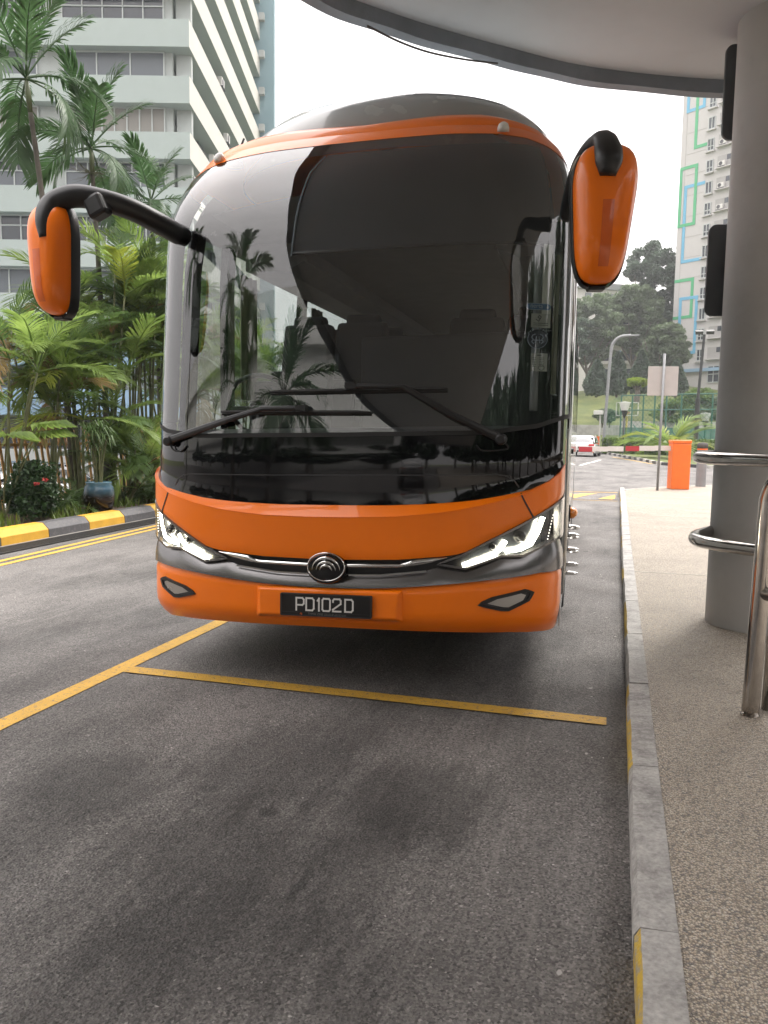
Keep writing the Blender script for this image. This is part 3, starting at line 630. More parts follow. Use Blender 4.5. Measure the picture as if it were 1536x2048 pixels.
# stickers inside the screen
def stick(poly, mt, name, off=-.003, par=None): return bp(fill(poly, off, rings=2), name, mt, par)
rr = lambda cx, cz, w_, h_, r, n=5: [(cx+sx*(w_/2-r)+r*math.cos(a), cz+sz*(h_/2-r)+r*math.sin(a)) for sx, sz, a0 in ((1, 1, 0), (-1, 1, 90), (-1, -1, 180), (1, -1, 270)) for a in [R(a0+90*k/n) for k in range(n+1)]]
SX = 1.085
pill = stick(rr(SX, 2.155, .130, .036, .0175), 'sticker_pale', 'sticker', -.004); stick(rr(SX, 2.155, .124, .030, .0147), 'sticker_blue', 'sticker_field', -.0025, pill)
def surf_text(body, size, s, z, mt, par, off=.0):
    me = textmesh(body, size, mt); o = obj('lettering', me, par); p = S(s, z, off); q = S(s+.02, z, off); o.location = sh(p); o.rotation_euler = (R(90), 0, math.atan2(q.y-p.y, q.x-p.x)); return o
surf_text('nerta', .036, SX-.012, 2.147, 'sticker_pale', pill, -.001)
drop = [(SX+.044+.008*math.cos(a), 2.153+.008*math.sin(a)) for a in np.linspace(-2.6, -.5+1.2, 8)]+[(SX+.044, 2.170)]; stick(drop, 'sticker_pale', 'drop_mark', -.001, pill)
card = stick([(1.048, 2.118), (1.148, 2.118), (1.148, 2.042), (1.048, 2.042)], 'sticker_grey', 'permit_card', -.003)
m = MB(); ribbon([(1.072, 2.088), (1.086, 2.076), (1.100, 2.100), (1.09, 2.108), (1.082, 2.098), (1.095, 2.09)], .004, -.001, mb=m, sub=2); ribbon([(1.06, 2.066), (1.135, 2.066)], .003, -.001, mb=m); ribbon([(1.06, 2.056), (1.135, 2.056)], .003, -.001, mb=m); bp(m, 'card_print', 'sticker_ink', card)
cz, crr = 1.981, .050
disc = stick([(SX+crr*math.cos(a), cz+crr*math.sin(a)) for a in np.linspace(0, 2*math.pi, 25)[:-1]], 'sticker_dark', 'round_sticker', -.004)
m = MB(); ribbon([(SX+crr*math.cos(a), cz+crr*math.sin(a)) for a in np.linspace(R(150), R(390), 24)], .0025, -.001, mb=m, sub=1)
for sg in (-1, 1):
    ribbon([(SX+sg*.012, cz+.026), (SX+sg*.026, cz+.020), (SX+sg*.030, cz+.008), (SX+sg*.022, cz-.002), (SX+sg*.03, cz-.014), (SX+sg*.018, cz-.026)], .005, -.001, mb=m, sub=2)
    ribbon([(SX+sg*.006, cz+.015), (SX+sg*.012, cz-.022)], .004, -.001, mb=m, sub=2)
ribbon([(SX-.024, cz-.006), (SX+.024, cz-.006)], .005, -.001, mb=m); bp(m, 'crest', 'sticker_pale', disc)
for k, ch in enumerate('BAD BAKHA'):
    a = R(150-k*15)
    if ch != ' ':
        o = surf_text(ch, .017, SX+.055*math.cos(a), cz+.055*math.sin(a)-.004, 'sticker_pale', disc, -.001)
paper = stick([(1.055, 1.905), (1.140, 1.905), (1.140, 1.808), (1.055, 1.808)], 'sticker_grey', 'notice_paper', -.003)
m = MB()
for k in range(6): ribbon([(1.062, 1.880-k*.009), (1.082, 1.880-k*.009)], .0025, -.001, mb=m, sub=2); ribbon([(1.095, 1.880-k*.009), (1.122, 1.880-k*.009)], .0025, -.001, mb=m, sub=2)
ribbon([(1.085, 1.894), (1.108, 1.894)], .006, -.001, mb=m); ribbon([(1.110+.014*math.cos(a), 1.828+.014*math.sin(a)) for a in np.linspace(0, 6.3, 14)], .003, -.001, mb=m, sub=1); bp(m, 'paper_print', 'sticker_ink', paper)
# interior
m = MB(); rows = [[S(s, z, -d) for z, d in ((1.30, .02), (1.47, .03), (1.50, .10), (1.52, .30), (1.40, .55), (1.0, .6))] for s in ss(-1.2, 1.2, 20)]; m.grid(rows); bp(m, 'dashboard', 'interior_dark', smooth=True)
m = MB(); m.box((0, 6.6, 1.25), (2.44, 10.0, .06)); bp(m, 'cabin_floor', 'interior_dark')
m = MB(); m.box((0, 1.2, .70), (2.3, 1.4, .05)); bp(m, 'driver_floor', 'interior_dark')
m = MB(); m.box((.42, 1.66, 1.70), (1.4, .05, 1.0)); bp(m, 'partition', 'interior_dark', bevel=.03); m = MB(); m.box((-.75, 1.66, 1.55), (.85, .05, .7)); bp(m, 'partition', 'interior_dark', bevel=.03)
m = MB(); rows = [[(x, v_, 3.03-.10*(x/1.1)**2) for v_ in (.85, 4, 8, 11.6)] for x in np.linspace(-1.1, 1.1, 9)]; m.grid(rows); bp(m, 'cabin_ceiling', 'interior_grey', smooth=True)
for s in (-1, 1):
    m = MB(); m.prism([(s*1.18, 2.92), (s*.74, 2.90), (s*.70, 2.78), (s*.86, 2.70), (s*1.18, 2.72)], 1.6, 11.5, 'Y'); bp(m, 'luggage_rack', 'interior_grey')
    m = MB(); m.box((s*.70, 6.5, 2.775), (.02, 9.8, .025)); bp(m, 'rack_trim', 'interior_grey')
    for e in (1.35, 2.95, 4.55, 6.15):
        m = MB(); rows = [[(s*(1.13+.02*math.sin(k*1.9)), e+.05+k*.028, z) for z in (1.75, 2.2, 2.66)] for k in range(11)]; m.grid(rows); bp(m, 'curtain', 'curtain', smooth=True)
st = MB(); st.box((0, 0, .42), (.44, .46, .14)); st.box((0, .26, .78), (.44, .13, .72), rot=Matrix.Rotation(R(-12), 3, 'X')); st.box((0, .34, 1.10), (.30, .11, .22), rot=Matrix.Rotation(R(-12), 3, 'X')); st.box((0, .02, .18), (.10, .3, .36))
sme = st.mesh('seat', 'seat_fabric')
for r_ in range(7):
    for x in (-.95, -.48, .48, .95):
        o = obj('seat', sme, bus); o.location = sh((x, 2.1+r_*.85, 1.28)); o.rotation_euler.z = 0
        b_ = o.modifiers.new('bevel', 'BEVEL'); b_.width = .04; b_.segments = 2
o = obj('driver_seat', sme, bus); o.location = sh((-.68, 1.15, .80))
m = MB(); m.tube([(.23*math.cos(a), .10*math.sin(a)*-1, .20*math.sin(a)) for a in np.linspace(0, 2*math.pi, 33)], .016, 8, False); m.tube([(-.22, 0, 0), (.22, 0, 0)], .014, 6); m.tube([(0, 0, 0), (0, -.25, -.42)], .03, 8); m.v = [(x-.68, y+.72, z+1.66) for x, y, z in m.v]; bp(m, 'steering_wheel', 'satin_black', smooth=True)
m = MB(); m.tube([S(1.135, z, -.10) for z in np.linspace(1.6, 2.52, 8)], .028, 8, flat=.8); bp(m, 'grab_pillar', 'interior_grey', smooth=True); MATS['interior_pale'] = mat('interior_pale', (.42, .42, .38), .7)
m = MB(); rows = [[S(s_, z, -.03) for s_ in (1.115, 1.168)] for z in np.linspace(2.06, 2.50, 8)]; m.grid(rows); bp(m, 'pillar_trim', 'interior_pale')
# mirrors on forward arms
def bpx(px, py, v_):                     # photo pixel -> coach coordinates on the plane v = v_
    d = ray(px, py); ca, sa = math.cos(BYAW), math.sin(BYAW); o = CC-np.array([BX, BY, 0])
    t_ = (v_-(-sa*o[0]+ca*o[1]))/(-sa*d[0]+ca*d[1]); p = o+d*t_; u = ca*p[0]+sa*p[1]; return Vector((u, v_, p[2]))
def mirror(c, hh, wt, wb, rot, arm, label, lean_x):
    nz, na = 22, 22
    def outline(t):                       # half width over height 0..1 from bottom
        return (wb+(wt-wb)*min(1, t/.72))*(max(0, 1-abs(2*t-1)**5))**.34
    def P3(t, a, rx, d): x = outline(t)*rx*math.copysign(abs(math.cos(a))**.72, math.cos(a)); return (x+lean_x*(t-.5), -d*abs(math.sin(a))**.8*(max(0, 1-abs(2*t-1)**4))**.45, (t-.5)*hh)
    ts = [.5-.5*math.cos(math.pi*k/nz) for k in range(nz+1)]
    def put(m, name, mt, par, **kw):
        Rm = Matrix.Rotation(rot, 3, 'Z'); m.v = [tuple(Rm @ Vector(a)+c) for a in m.v]; return m.build(name, mt, par, **kw)
    m = MB(); m.grid([[P3(t, a, .955, .135) for a in np.linspace(0, math.pi, na)] for t in ts]); m.v = [(x, y-.012, z*.97+.006) for x, y, z in m.v]
    mr_ = put(m, 'mirror', 'orange_paint', bus, smooth=True); mr_['label'] = label
    m = MB(); m.grid([[(x*sx, yy, z) for yy, sx in ((-.014, .94), (-.016, .985), (-.008, 1.0), (.045, 1.0), (.055, .95))] for t in ts for x, y, z in [P3(t, 0, 1, 0)]]); m.grid([[(x*sx, yy, z) for yy, sx in ((-.014, .94), (-.016, .985), (-.008, 1.0), (.045, 1.0), (.055, .95))] for t in ts for x, y, z in [P3(t, math.pi, 1, 0)]])
    for t in (0.0, 1.0): pass
    put(m, 'mirror_rim', 'satin_black', mr_, smooth=True)
    for t0 in (ts[1], ts[-2]):
        a0, a1 = P3(t0, 0, 1, 0), P3(t0, math.pi, 1, 0); m = MB(); m.box(((a0[0]+a1[0])/2, .022, a0[2]), (abs(a0[0]-a1[0])*1.0, .078, .02)); put(m, 'mirror_rim', 'satin_black', mr_, bevel=.008)
    m = MB(); m.grid([[(x*sx, .055, z) for sx in (-.95, 0, .95)] for t in ts for x, y, z in [P3(t, 0, 1, 0)]]); put(m, 'mirror_glass', 'chrome', mr_)
    m = MB(); q = []
    for t in np.linspace(.10, .56, 12):
        x0, y0, z0 = P3(t, math.pi*.5, .9, .135); q.append([(lean_x*(t-.5)+dx*(0.022+.006*t), y0*(.985)-.0145-.003*math.cos(dx*1.5), z0*.97+.006) for dx in (-1, 0, 1)])
    m.grid(q); put(m, 'indicator_strip', 'mirror_strip', mr_, smooth=True)
    m = MB(); k = smoothpath(arm['pts'], 6); n = len(k); m.tube(k, [ib(i/(n-1), arm['t'], arm['r']) for i in range(n)], 12, flat=arm.get('flat', 1)); m.build('mirror_arm', 'satin_black', mr_, smooth=True)
    return mr_
mat('mirror_strip', (.70, .115, .003), .35, coat=.6)
cL = bpx(115, 524, -.20)
mirror(cL, .615, .128, .098, R(-10), dict(pts=[bpx(366, 474, .40), bpx(318, 447, .16), bpx(265, 420, .0), bpx(210, 402, -.12), bpx(150, 392, -.20), bpx(105, 408, -.25), bpx(88, 440, -.31), bpx(87, 475, -.34)], t=[0, .3, .6, .8, 1], r=[.062, .060, .062, .055, .022]), 'orange backed mirror on a long black arm', -.02)
m = MB(); c_ = bpx(196, 414, -.17); m.box(c_, (.11, .10, .12), rot=Matrix.Rotation(R(-25), 3, 'Y')); bp_ = m.build('mirror_camera', 'satin_black', bus, bevel=.02)
cR = bpx(1203, 436, -.26)
mirror(cR, .635, .150, .108, R(10), dict(pts=[bpx(1136, 430, .34), bpx(1142, 395, .2), bpx(1158, 335, .02), bpx(1182, 298, -.14), bpx(1207, 284, -.27), bpx(1217, 310, -.38), bpx(1216, 350, -.41)], t=[0, .4, .65, .8, .9, 1], r=[.045, .04, .05, .062, .060, .035]), 'orange backed mirror close to the body', .02)
# ------------------------------------------------------------------ porch canopy, column, railings
mat('soffit', (.50, .525, .56), .75, var=.05, scale=.8, dirt=.12, dscale=.5); mat('fascia', (.20, .225, .26), .7, var=.2, scale=3, dirt=.4, dscale=1.5); mat('column_paint', (.52, .51, .50), .7, var=.06, scale=1.2, dirt=.14, dscale=2.4, bump=.1, bscale=8)
mat('cable', (.06, .055, .055), .6); mat('sign_back', (.11, .12, .13), .5, var=.15, scale=4)
edge = [(3.6, 8.0), (3.2, 7.92), (2.74, 7.83), (1.7, 7.72), (.66, 7.43), (-.33, 6.95), (-.98, 6.42), (-1.62, 5.80), (-2.08, 5.2), (-2.28, 4.4), (-2.50, 3.25), (-3.05, 1.4), (-3.40, .4), (-3.58, -.6), (-3.68, -2.0), (-3.80, -3.7), (-3.95, -6.0), (-3.65, -8.2), (-2.4, -10.6), (1, -12.3), (3.6, -12.5)]
ep = [(p.x, p.y) for p in smoothpath([(x, y, 0) for x, y in edge], 8)]
ca = tag(empty('entrance_canopy', (1, 4, 4.4)), 'curved grey porch canopy overhanging the road above the pavement', 'canopy')
m = MB(); m.prism([(x-1, y-4) for x, y in ep], .02, .62); m.build('slab', 'soffit', ca)
def off_curve(ep, d):
    out = []
    for i, p in enumerate(ep):
        a, b_ = np.array(ep[max(0, i-1)]), np.array(ep[min(len(ep)-1, i+1)]); t_ = (b_-a)/np.linalg.norm(b_-a); out.append(np.array(p)+np.array([-t_[1], t_[0]])*d)
    return out
inn = off_curve(ep, .06); out_ = off_curve(ep, -.03)
m = MB(); m.grid([[(o[0]-1, o[1]-4, .66), (o[0]-1, o[1]-4, -.09+.004*math.sin(i*.9)), (n_[0]-1, n_[1]-4, -.085+.004*math.sin(i*.9)), (n_[0]-1, n_[1]-4, .03)] for i, (o, n_) in enumerate(zip(out_, inn))]); m.build('edge_beam', 'fascia', ca)
m = MB(); pts = [P(735, 52, 5.42), P(800, 84, 5.7), P(860, 105, 5.95), P(930, 119, 6.2), P(995, 127, 6.38)]; m.tube(smoothpath(pts, 6), .007, 6); o = m.build('loose_cable', 'cable', smooth=True); tag(o, 'thin loose cable sagging below the canopy edge', 'cable')
# column
CXY = (1.075, 6.46)
cr_ = .375
m = MB(); m.lathe([(cr_, .095), (cr_, .5), (cr_*.992, 2), (cr_*.99, 4.30), (cr_*1.0, 4.43)], (0, 0, 0), 56); cl = m.build('column', 'column_paint', smooth=True, angle=40); cl.location = (*CXY, 0); tag(cl, 'round grey painted concrete column holding the canopy', 'column')
for k, (za, zb, px) in enumerate(((3.70, 4.38, 1447), (2.41, 3.09, 1432))):
    c = P(px+20, 500, 6.22); h_ = zb-za; w_ = .42
    poly = rr(0, h_/2, w_, h_, .06); m = MB(); m.prism(poly, -.015, .015, 'Y')
    o = m.build('sign_board', 'sign_back', bevel=.004); ax = R(14); left = P(px-17, 500, 6.22)
    o.location = (left[0]+w_/2*math.cos(ax), left[1]+w_/2*math.sin(ax), za); o.rotation_euler.z = ax
    tag(o, ('upper' if k == 0 else 'lower')+' dark rounded board fixed behind the round column', 'sign board')
    for zz in (.15, h_-.15): m = MB(); m.box((.16, -.05, zz), (.05, .10, .04)); m.build('bracket', 'stainless', o)
m = MB(); pass
# stainless hoop rails round the column and the near post
def U3(a): return Vector(a)
hoop = tag(empty('hoop_railing', (.9, 5.9, .1)), 'polished steel hoop railing bent round the concrete column', 'railing')
for z, name in ((1.355, 'top_rail'), (.79, 'lower_rail')):
    dx = 0.0
    pts = [(2.6, 4.1, z), (1.8, 4.75, z), (1.25, 5.16, z), (.86, 5.45, z), (.66, 5.62, z), (.555, 5.80, z), (.555, 6.02, z), (.63, 6.25, z), (.80, 6.62, z), (1.1, 7.2, z), (1.8, 8.2, z)]
    m = MB(); m.tube(smoothpath([Vector(p)-Vector((.9, 5.9, .1)) for p in pts], 6), .042, 16); m.build(name, 'stainless', hoop, smooth=True)
for (x, y) in ((1.8, 4.75), (1.62, 7.9)):
    m = MB(); m.tube([(x-.9, y-5.9, 0), (x-.9, y-5.9, 1.25)], .042, 16); m.build('rail_post', 'stainless', hoop, smooth=True)
rail = tag(empty('handrail', (.70, 4.28, .1)), 'polished steel handrail post at the right edge of the pavement', 'railing')
m = MB(); m.tube(smoothpath([(0, 0, 0), (.01, .0, .5), (.02, 0, 1.0), (.028, -.005, 1.12), (.06, -.04, 1.20), (.12, -.10, 1.235), (.5, -.45, 1.25), (1.4, -1.3, 1.25)], 6), .042, 18); m.build('rail_post', 'stainless', rail, smooth=True)
m = MB(); m.tube([(.012, 0, .63), (.6, -.62, .63), (1.4, -1.42, .63)], .034, 16); m.build('middle_rail', 'stainless', rail, smooth=True)
m = MB(); m.tube([(.10, .12, 0), (.115, .12, 1.05)], .03, 14); m.build('inner_post', 'stainless', rail, smooth=True)
for o in (rail,): 
    m = MB(); m.lathe([(.047, 0), (.047, .004)], (0, 0, 0), 18); m.build('base_ring', 'stainless', o)
# ------------------------------------------------------------------ foliage helpers
leafmat('areca_leaf', (.15, .25, .055), .55, .3, 2.0, tc2=(.24, .33, .08)); leafmat('areca_yellow', (.27, .31, .045), .5, .25, 2.0); leafmat('palm_leaf', (.055, .115, .040), .42, .3, 2.0); leafmat('fern_leaf', (.10, .17, .05), .4, .3, 2.0)
leafmat('bush_leaf', (.03, .07, .02), .25, .35, 3); leafmat('tree_leaf', (.105, .155, .085), .4, .4, .25, tc2=(.15, .20, .11)); leafmat('tree_leaf_dark', (.075, .115, .075), .3, .4, .3); leafmat('hedge_leaf', (.10, .17, .03), .35, .3, 1); leafmat('lime_leaf', (.24, .33, .04), .45, .3, 1)
leafmat('areca_dry', (.25, .17, .06), .3, .3, 2)
leafmat('flower', (.5, .05, .045), .2, .2, 3); leafmat('grass_blade', (.11, .16, .03), .4, .3, 1.2)
mat('bark', (.13, .11, .09), .9, var=.3, scale=8, bump=.6, bscale=12); mat('palm_trunk', (.10, .09, .075), .85, var=.3, scale=5, bump=.5, bscale=20); mat('cane', (.11, .12, .05), .6, var=.3, scale=6); mat('crownshaft', (.09, .11, .05), .45, var=.2)
mat('twig', (.10, .10, .06), .8)
def fast_mesh(name, V, F, mt, smooth=False):
    me = bpy.data.meshes.new(name); V = np.asarray(V, np.float32); F = np.asarray(F, np.int32); k = F.shape[1]
    me.vertices.add(len(V)); me.vertices.foreach_set('co', V.ravel()); me.loops.add(F.size); me.loops.foreach_set('vertex_index', F.ravel())
    me.polygons.add(len(F)); me.polygons.foreach_set('loop_start', np.arange(len(F), dtype=np.int32)*k); me.polygons.foreach_set('loop_total', np.full(len(F), k, np.int32))
    for q in (mt if isinstance(mt, list) else [mt]): me.materials.append(MATS[q])
    me.update(calc_edges=True); return me
def frond_mesh(name, Ln, arch, n, ll, droop, fold, wd, mt, seed, stem=.25):
    r = random.Random(seed); K = 14; pts = []; ang = 0; p = Vector((0, 0, 0))
    for i in range(K+1):
        pts.append(p.copy()); ang = -arch*((i/K)**1.4); p = p+Vector((math.cos(ang), 0, math.sin(ang)))*Ln/K
    m = MB(); m.tube(pts, [.012*Ln*(1-.85*i/K)+.002 for i in range(K+1)], 5)
    for i in range(n):
        t_ = stem+(1-stem)*(i+.5)/n; f = t_*K; j = min(K-1, int(f)); base = pts[j].lerp(pts[j+1], f-j); d = (pts[j+1]-pts[j]).normalized(); up = Vector((0, 1, 0)).cross(d)*-1
        u = (t_-stem)/(1-stem); L_ = ll*(math.sin(math.pi*(.12+.80*u))**.55)*r.uniform(.88, 1.08); sweep = R(62-30*u+r.uniform(-6, 6))
        for s in (-1, 1):
            if r.random() < .035: continue
            dr = (d*math.cos(sweep)+Vector((0, s, 0))*math.sin(sweep)*math.cos(fold)-up*-1*math.sin(fold)*math.sin(sweep)).normalized()
            sd_ = (dr.cross(up)).normalized(); w_ = wd*r.uniform(.85, 1.15); dz = Vector((0, 0, -1))*droop*L_*r.uniform(.6, 1.4)
            a = base; b_ = base+dr*L_*.45+dz*.18; c = base+dr*L_*.8+dz*.6; e = base+dr*L_+dz
            tw = up*.15*w_
            m.add([a-sd_*w_*.25, a+sd_*w_*.25, b_-sd_*w_*.5+tw, b_+sd_*w_*.5-tw, c-sd_*w_*.4, c+sd_*w_*.4, e], [(0, 1, 3, 2), (2, 3, 5, 4), (4, 5, 6)])
    return m.mesh(name, mt)
ARE = [frond_mesh('frond', 1.25, R(a), 31, .42, .38, R(f), .023, mt, i) for i, (a, f, mt) in enumerate(((55, 28, 'areca_leaf'), (85, 22, 'areca_leaf'), (35, 35, 'areca_leaf'), (70, 25, 'areca_yellow'), (60, 15, 'fern_leaf'), (105, 5, 'areca_dry')))]
PAL = [frond_mesh('frond', 1.5, R(a), 34, .46, .45, R(f), .035, 'palm_leaf', 20+i) for i, (a, f) in enumerate(((45, 30), (80, 18), (110, 8), (25, 35)))]
FRN = [frond_mesh('frond', .8, R(a), 16, .22, .25, R(20), .022, 'fern_leaf', 40+i, .1) for i, a in enumerate((70, 95))]
def put_frond(parent, me, loc, az, el, sc_):
    o = obj('frond', me, parent); o.location = loc; o.rotation_euler = Euler((random.uniform(-.25, .25), -el, az), 'XYZ'); o.scale = (sc_,)*3; return o
def palm(label, base, top, nfr, scl, rt=.075, seed=0, group='tall palms beside the road', els=(75, -25), name='palm_tree'):
    random.seed(seed); root = tag(empty(name, base), label, 'palm', group); top = Vector(top)-Vector(base)
    pts = smoothpath([(0, 0, 0), top*.35+Vector((.05, .02, 0)), top*.7+Vector((.02, .03, 0)), top*.93], 8); m = MB(); n = len(pts)
    q = []; rs = []
    for i, p in enumerate(pts): q.append(p); rs.append(rt*(1.15-.45*i/n)*(1.07 if i % 2 else .95))
    m.tube(q, rs, 10); m.build('trunk', 'palm_trunk', root, smooth=True)
    m = MB(); m.tube([top*.92, top*.96, top], [rt*.75, rt*.95, rt*.45], 10); m.build('crownshaft', 'crownshaft', root, smooth=True)
    for k in range(nfr):
        f = k/(nfr-1); el = R(els[0]+(els[1]-els[0])*f+random.uniform(-8, 8)); me = PAL[3] if f < .25 else PAL[0] if f < .5 else PAL[1] if f < .8 else PAL[2]
        put_frond(root, me, top-Vector((0, 0, .02+.05*f)), k*2.4+random.uniform(-.3, .3), el, scl*random.uniform(.85, 1.1))
    return root
def areca(label, base, ncane, hmin, hmax, spread, scl, seed, nfr=7, group='areca palm clumps behind the painted kerb'):
    random.seed(seed); root = tag(empty('areca_palm', base), label, 'palm', group)
    for c in range(ncane):
        a = random.uniform(0, 6.28); r0 = random.uniform(0, .14); h = random.uniform(hmin, hmax); sp = spread*random.uniform(.3, 1); b0 = Vector((r0*math.cos(a), r0*math.sin(a), -.1)); tp = b0+Vector((sp*math.cos(a), sp*math.sin(a), h+.1))
        m = MB(); k = 9; m.tube([b0.lerp(tp, i/k)+Vector((0, 0, 0)) + Vector((math.cos(a), math.sin(a), 0))*(.10*math.sin(math.pi*i/k)*-sp) for i in range(k+1)], [.026-.010*i/k+(.003 if i % 2 else 0) for i in range(k+1)], 7); m.build('cane', 'cane', root, smooth=True)
        for q in range(nfr):
            f = q/(nfr-1); put_frond(root, random.choice([ARE[0], ARE[0], ARE[1], ARE[2], ARE[4], ARE[4]] if random.random() > .10 else [ARE[3], ARE[5]]), tp-Vector((0, 0, .03)), q*2.4+random.uniform(-.5, .5)+c, R(78-70*f+random.uniform(-10, 10)), scl*random.uniform(.75, 1.1))
    return root
def atX(px, X):
    d = ray(px, 900); return X*d[1]/d[0]
def on_bed(px, X, z=.12): return (X, atX(px, X), z)
def top_at(px, py, X):
    d = ray(px, py); t_ = X/d[0]; return tuple(CC+d*t_)
# tall palms
palm('tallest dark palm, leftmost of the tall palms before the mint building', on_bed(150, -9.2), top_at(52, 150, -9.4), 15, .95, .052, 3)
palm('dark palm with drooping crown just right of the tallest palm', on_bed(212, -9.3), top_at(182, 290, -9.4), 15, .90, .05, 5)
palm('shorter dark palm, rightmost of the tall palms beside the coach', on_bed(318, -9.3), top_at(302, 400, -9.3), 14, .85, .048, 8)
# dry flower spray below the second crown
m = MB(); c = Vector(top_at(182, 345, -9.4))
for k in range(34):
    a = k*2.4; e = R(random.uniform(-25, 30)); L_ = random.uniform(.3, .55); d = Vector((math.cos(a)*math.cos(e), math.sin(a)*math.cos(e), math.sin(e)-.1)); m.tube([c, c+d*L_*.5, c+d*L_+Vector((0, 0, .08))], [.006, .004, .002], 4)
tag(m.build('flower_spray', 'twig'), 'dry branching flower spray under the second palm crown', 'flower spray')
# areca clumps, placed along the bed
spots = [(12, -8.9, 4, 1.6, 2.6, 'leftmost areca clump at the edge of the picture'), (95, -9.0, 5, 1.6, 2.7, 'areca clump behind the red flowering bush'), (165, -8.8, 7, 1.2, 2.5, 'areca clump between the flowering bush and the blue pot'),
         (215, -9.0, 8, 2.3, 4.3, 'tall areca clump behind the blue glazed pot'), (262, -8.9, 8, 2.0, 4.1, 'areca clump just right of the blue pot'), (300, -8.8, 8, 2.0, 4.0, 'areca clump beside the coach corner'), (345, -8.9, 7, 2.2, 4.2, 'areca clump hidden partly by the coach'), (245, -8.35, 5, .35, 1.0, 'low areca clump at the foot of the canes'), (290, -8.45, 5, .3, .9, 'low areca clump near the kerb beside the coach')]
for i, (px, X, n, h0, h1, lb) in enumerate(spots): areca(lb, on_bed(px, X), n, h0, h1, .5 if h1 > 1.2 else .4, 1.0 if h1 > 1.2 else .8, 100+i)
for i, (px, X) in enumerate(((400, -9.0), (440, -9.1), (480, -9.2), (520, -9.2))):
    areca(('first', 'second', 'third', 'fourth')[i]+' areca clump seen through the coach windows', on_bed(px, X), 5, 1.8, 3.4, .6, 1.05, 150+i, 6)
# fan palm at the left edge
random.seed(4); root = tag(empty('fan_palm', on_bed(2, -8.5)), 'bright fan palm cut by the left edge of the picture', 'palm')
for k in range(6):
    a = random.uniform(-1.3, 1.3)+k*.9; h = random.uniform(1.2, 1.75); tp = Vector((.5*math.cos(a), .5*math.sin(a), h)); m = MB(); m.tube([(0, 0, 0), tp*.5+Vector((0, 0, .1)), tp], .012, 6)
    m.build('stalk', 'cane', root)
    m = MB(); d = Vector((math.cos(a), math.sin(a), .1)).normalized(); sd_ = Vector((-d.y, d.x, 0))
    for j in range(17):
        b_ = R(-100+200*j/16); dr = d*math.cos(b_)+sd_*math.sin(b_); q = dr.cross(Vector((0, 0, 1))).normalized(); L_ = .55*(1-.15*abs(b_))
        m.add([tp, tp+dr*L_*.7-q*.05+Vector((0, 0, .03)), tp+dr*L_+Vector((0, 0, -.10)), tp+dr*L_*.7+q*.05-Vector((0, 0, .01))], [(0, 1, 2), (0, 2, 3)])
    m.build('fan_leaf', 'areca_leaf', root)
# leaf clouds
def leaf_cloud(name, c, rad, N_, size, mt, clumps, seed, clump_r=.35, flat=.6, shell=.55):
    g = np.random.default_rng(seed); c = np.array(c); rad = np.array(rad)
    d = g.normal(size=(clumps, 3)); d /= np.linalg.norm(d, axis=1)[:, None]; rr_ = shell+(1-shell)*g.random(clumps); cen = d*rr_[:, None]*(1-clump_r*.6)
    id_ = g.integers(0, clumps, N_); o = g.normal(size=(N_, 3)); o /= np.linalg.norm(o, axis=1)[:, None]; o *= (g.random(N_)**.45)[:, None]*clump_r*(g.uniform(.6, 1.15, clumps)[id_])[:, None]; o[:, 2] *= flat
    p = (cen[id_]+o)*rad+c
    a = g.normal(size=(N_, 3)); a /= np.linalg.norm(a, axis=1)[:, None]; b_ = g.normal(size=(N_, 3)); b_ -= a*(a*b_).sum(1)[:, None]; b_ /= np.linalg.norm(b_, axis=1)[:, None]
    s = size*g.uniform(.6, 1.3, N_)[:, None]; V = np.stack([p-a*s, p+b_*s*.45, p+a*s, p-b_*s*.45], 1).reshape(-1, 3)
    return fast_mesh(name, V, np.arange(4*N_).reshape(-1, 4), mt)
# flowering bush
bb = on_bed(62, -8.25); bush = tag(empty('flowering_bush', bb), 'dark green rounded bush with red flower heads by the kerb', 'bush')
obj('foliage', leaf_cloud('foliage', (0, 0, .45), (.46, .46, .5), 9000, .036, 'bush_leaf', 60, 3, .35, .9, .4), bush)['kind'] = 'stuff'
m = MB()
for k in range(6): m.tube([(0, 0, 0), (.15*math.cos(k), .15*math.sin(k), .3), (.3*math.cos(k), .3*math.sin(k), .6)], [.012, .009, .004], 5)
m.build('stems', 'twig', bush)
for (x, y, z) in ((.36, -.16, .62), (.30, -.28, .56)):
    obj('flower_head', leaf_cloud('flower_head', (x, y, z), (.055, .055, .04), 70, .02, 'flower', 8, int(x*100), .6, .8, .3), bush)
# low ground cover along the kerb
g = np.random.default_rng(9); N_ = 5200; yy_ = g.uniform(6.5, 20, N_); xx = -7.66+KS*(yy_-9)-g.random(N_)**1.2*1.5; hh = g.uniform(.03, .15, N_)*(1+.8*np.sin(yy_*2.3)**2); az = g.uniform(0, 6.28, N_); tl = g.uniform(.1, .7, N_)
keep = (np.hypot(xx+7.9, yy_-atX(200, -7.9)) > .5) & ((np.sin(yy_*1.9)+np.sin(yy_*4.3+xx*3)+g.normal(size=N_)*.5) > -.2); xx, yy_, hh, az, tl = [q[keep] for q in (xx, yy_, hh, az, tl)]
dx, dy = np.cos(az), np.sin(az); w_ = .010; b0 = np.stack([xx, yy_, np.full(len(xx), .12)], 1); tip = b0+np.stack([dx*tl*hh, dy*tl*hh, hh], 1); sd2 = np.stack([-dy, dx, np.zeros(len(xx))], 1)*w_; md = b0*.4+tip*.6+np.stack([0*dx, 0*dx, hh*.12], 1)
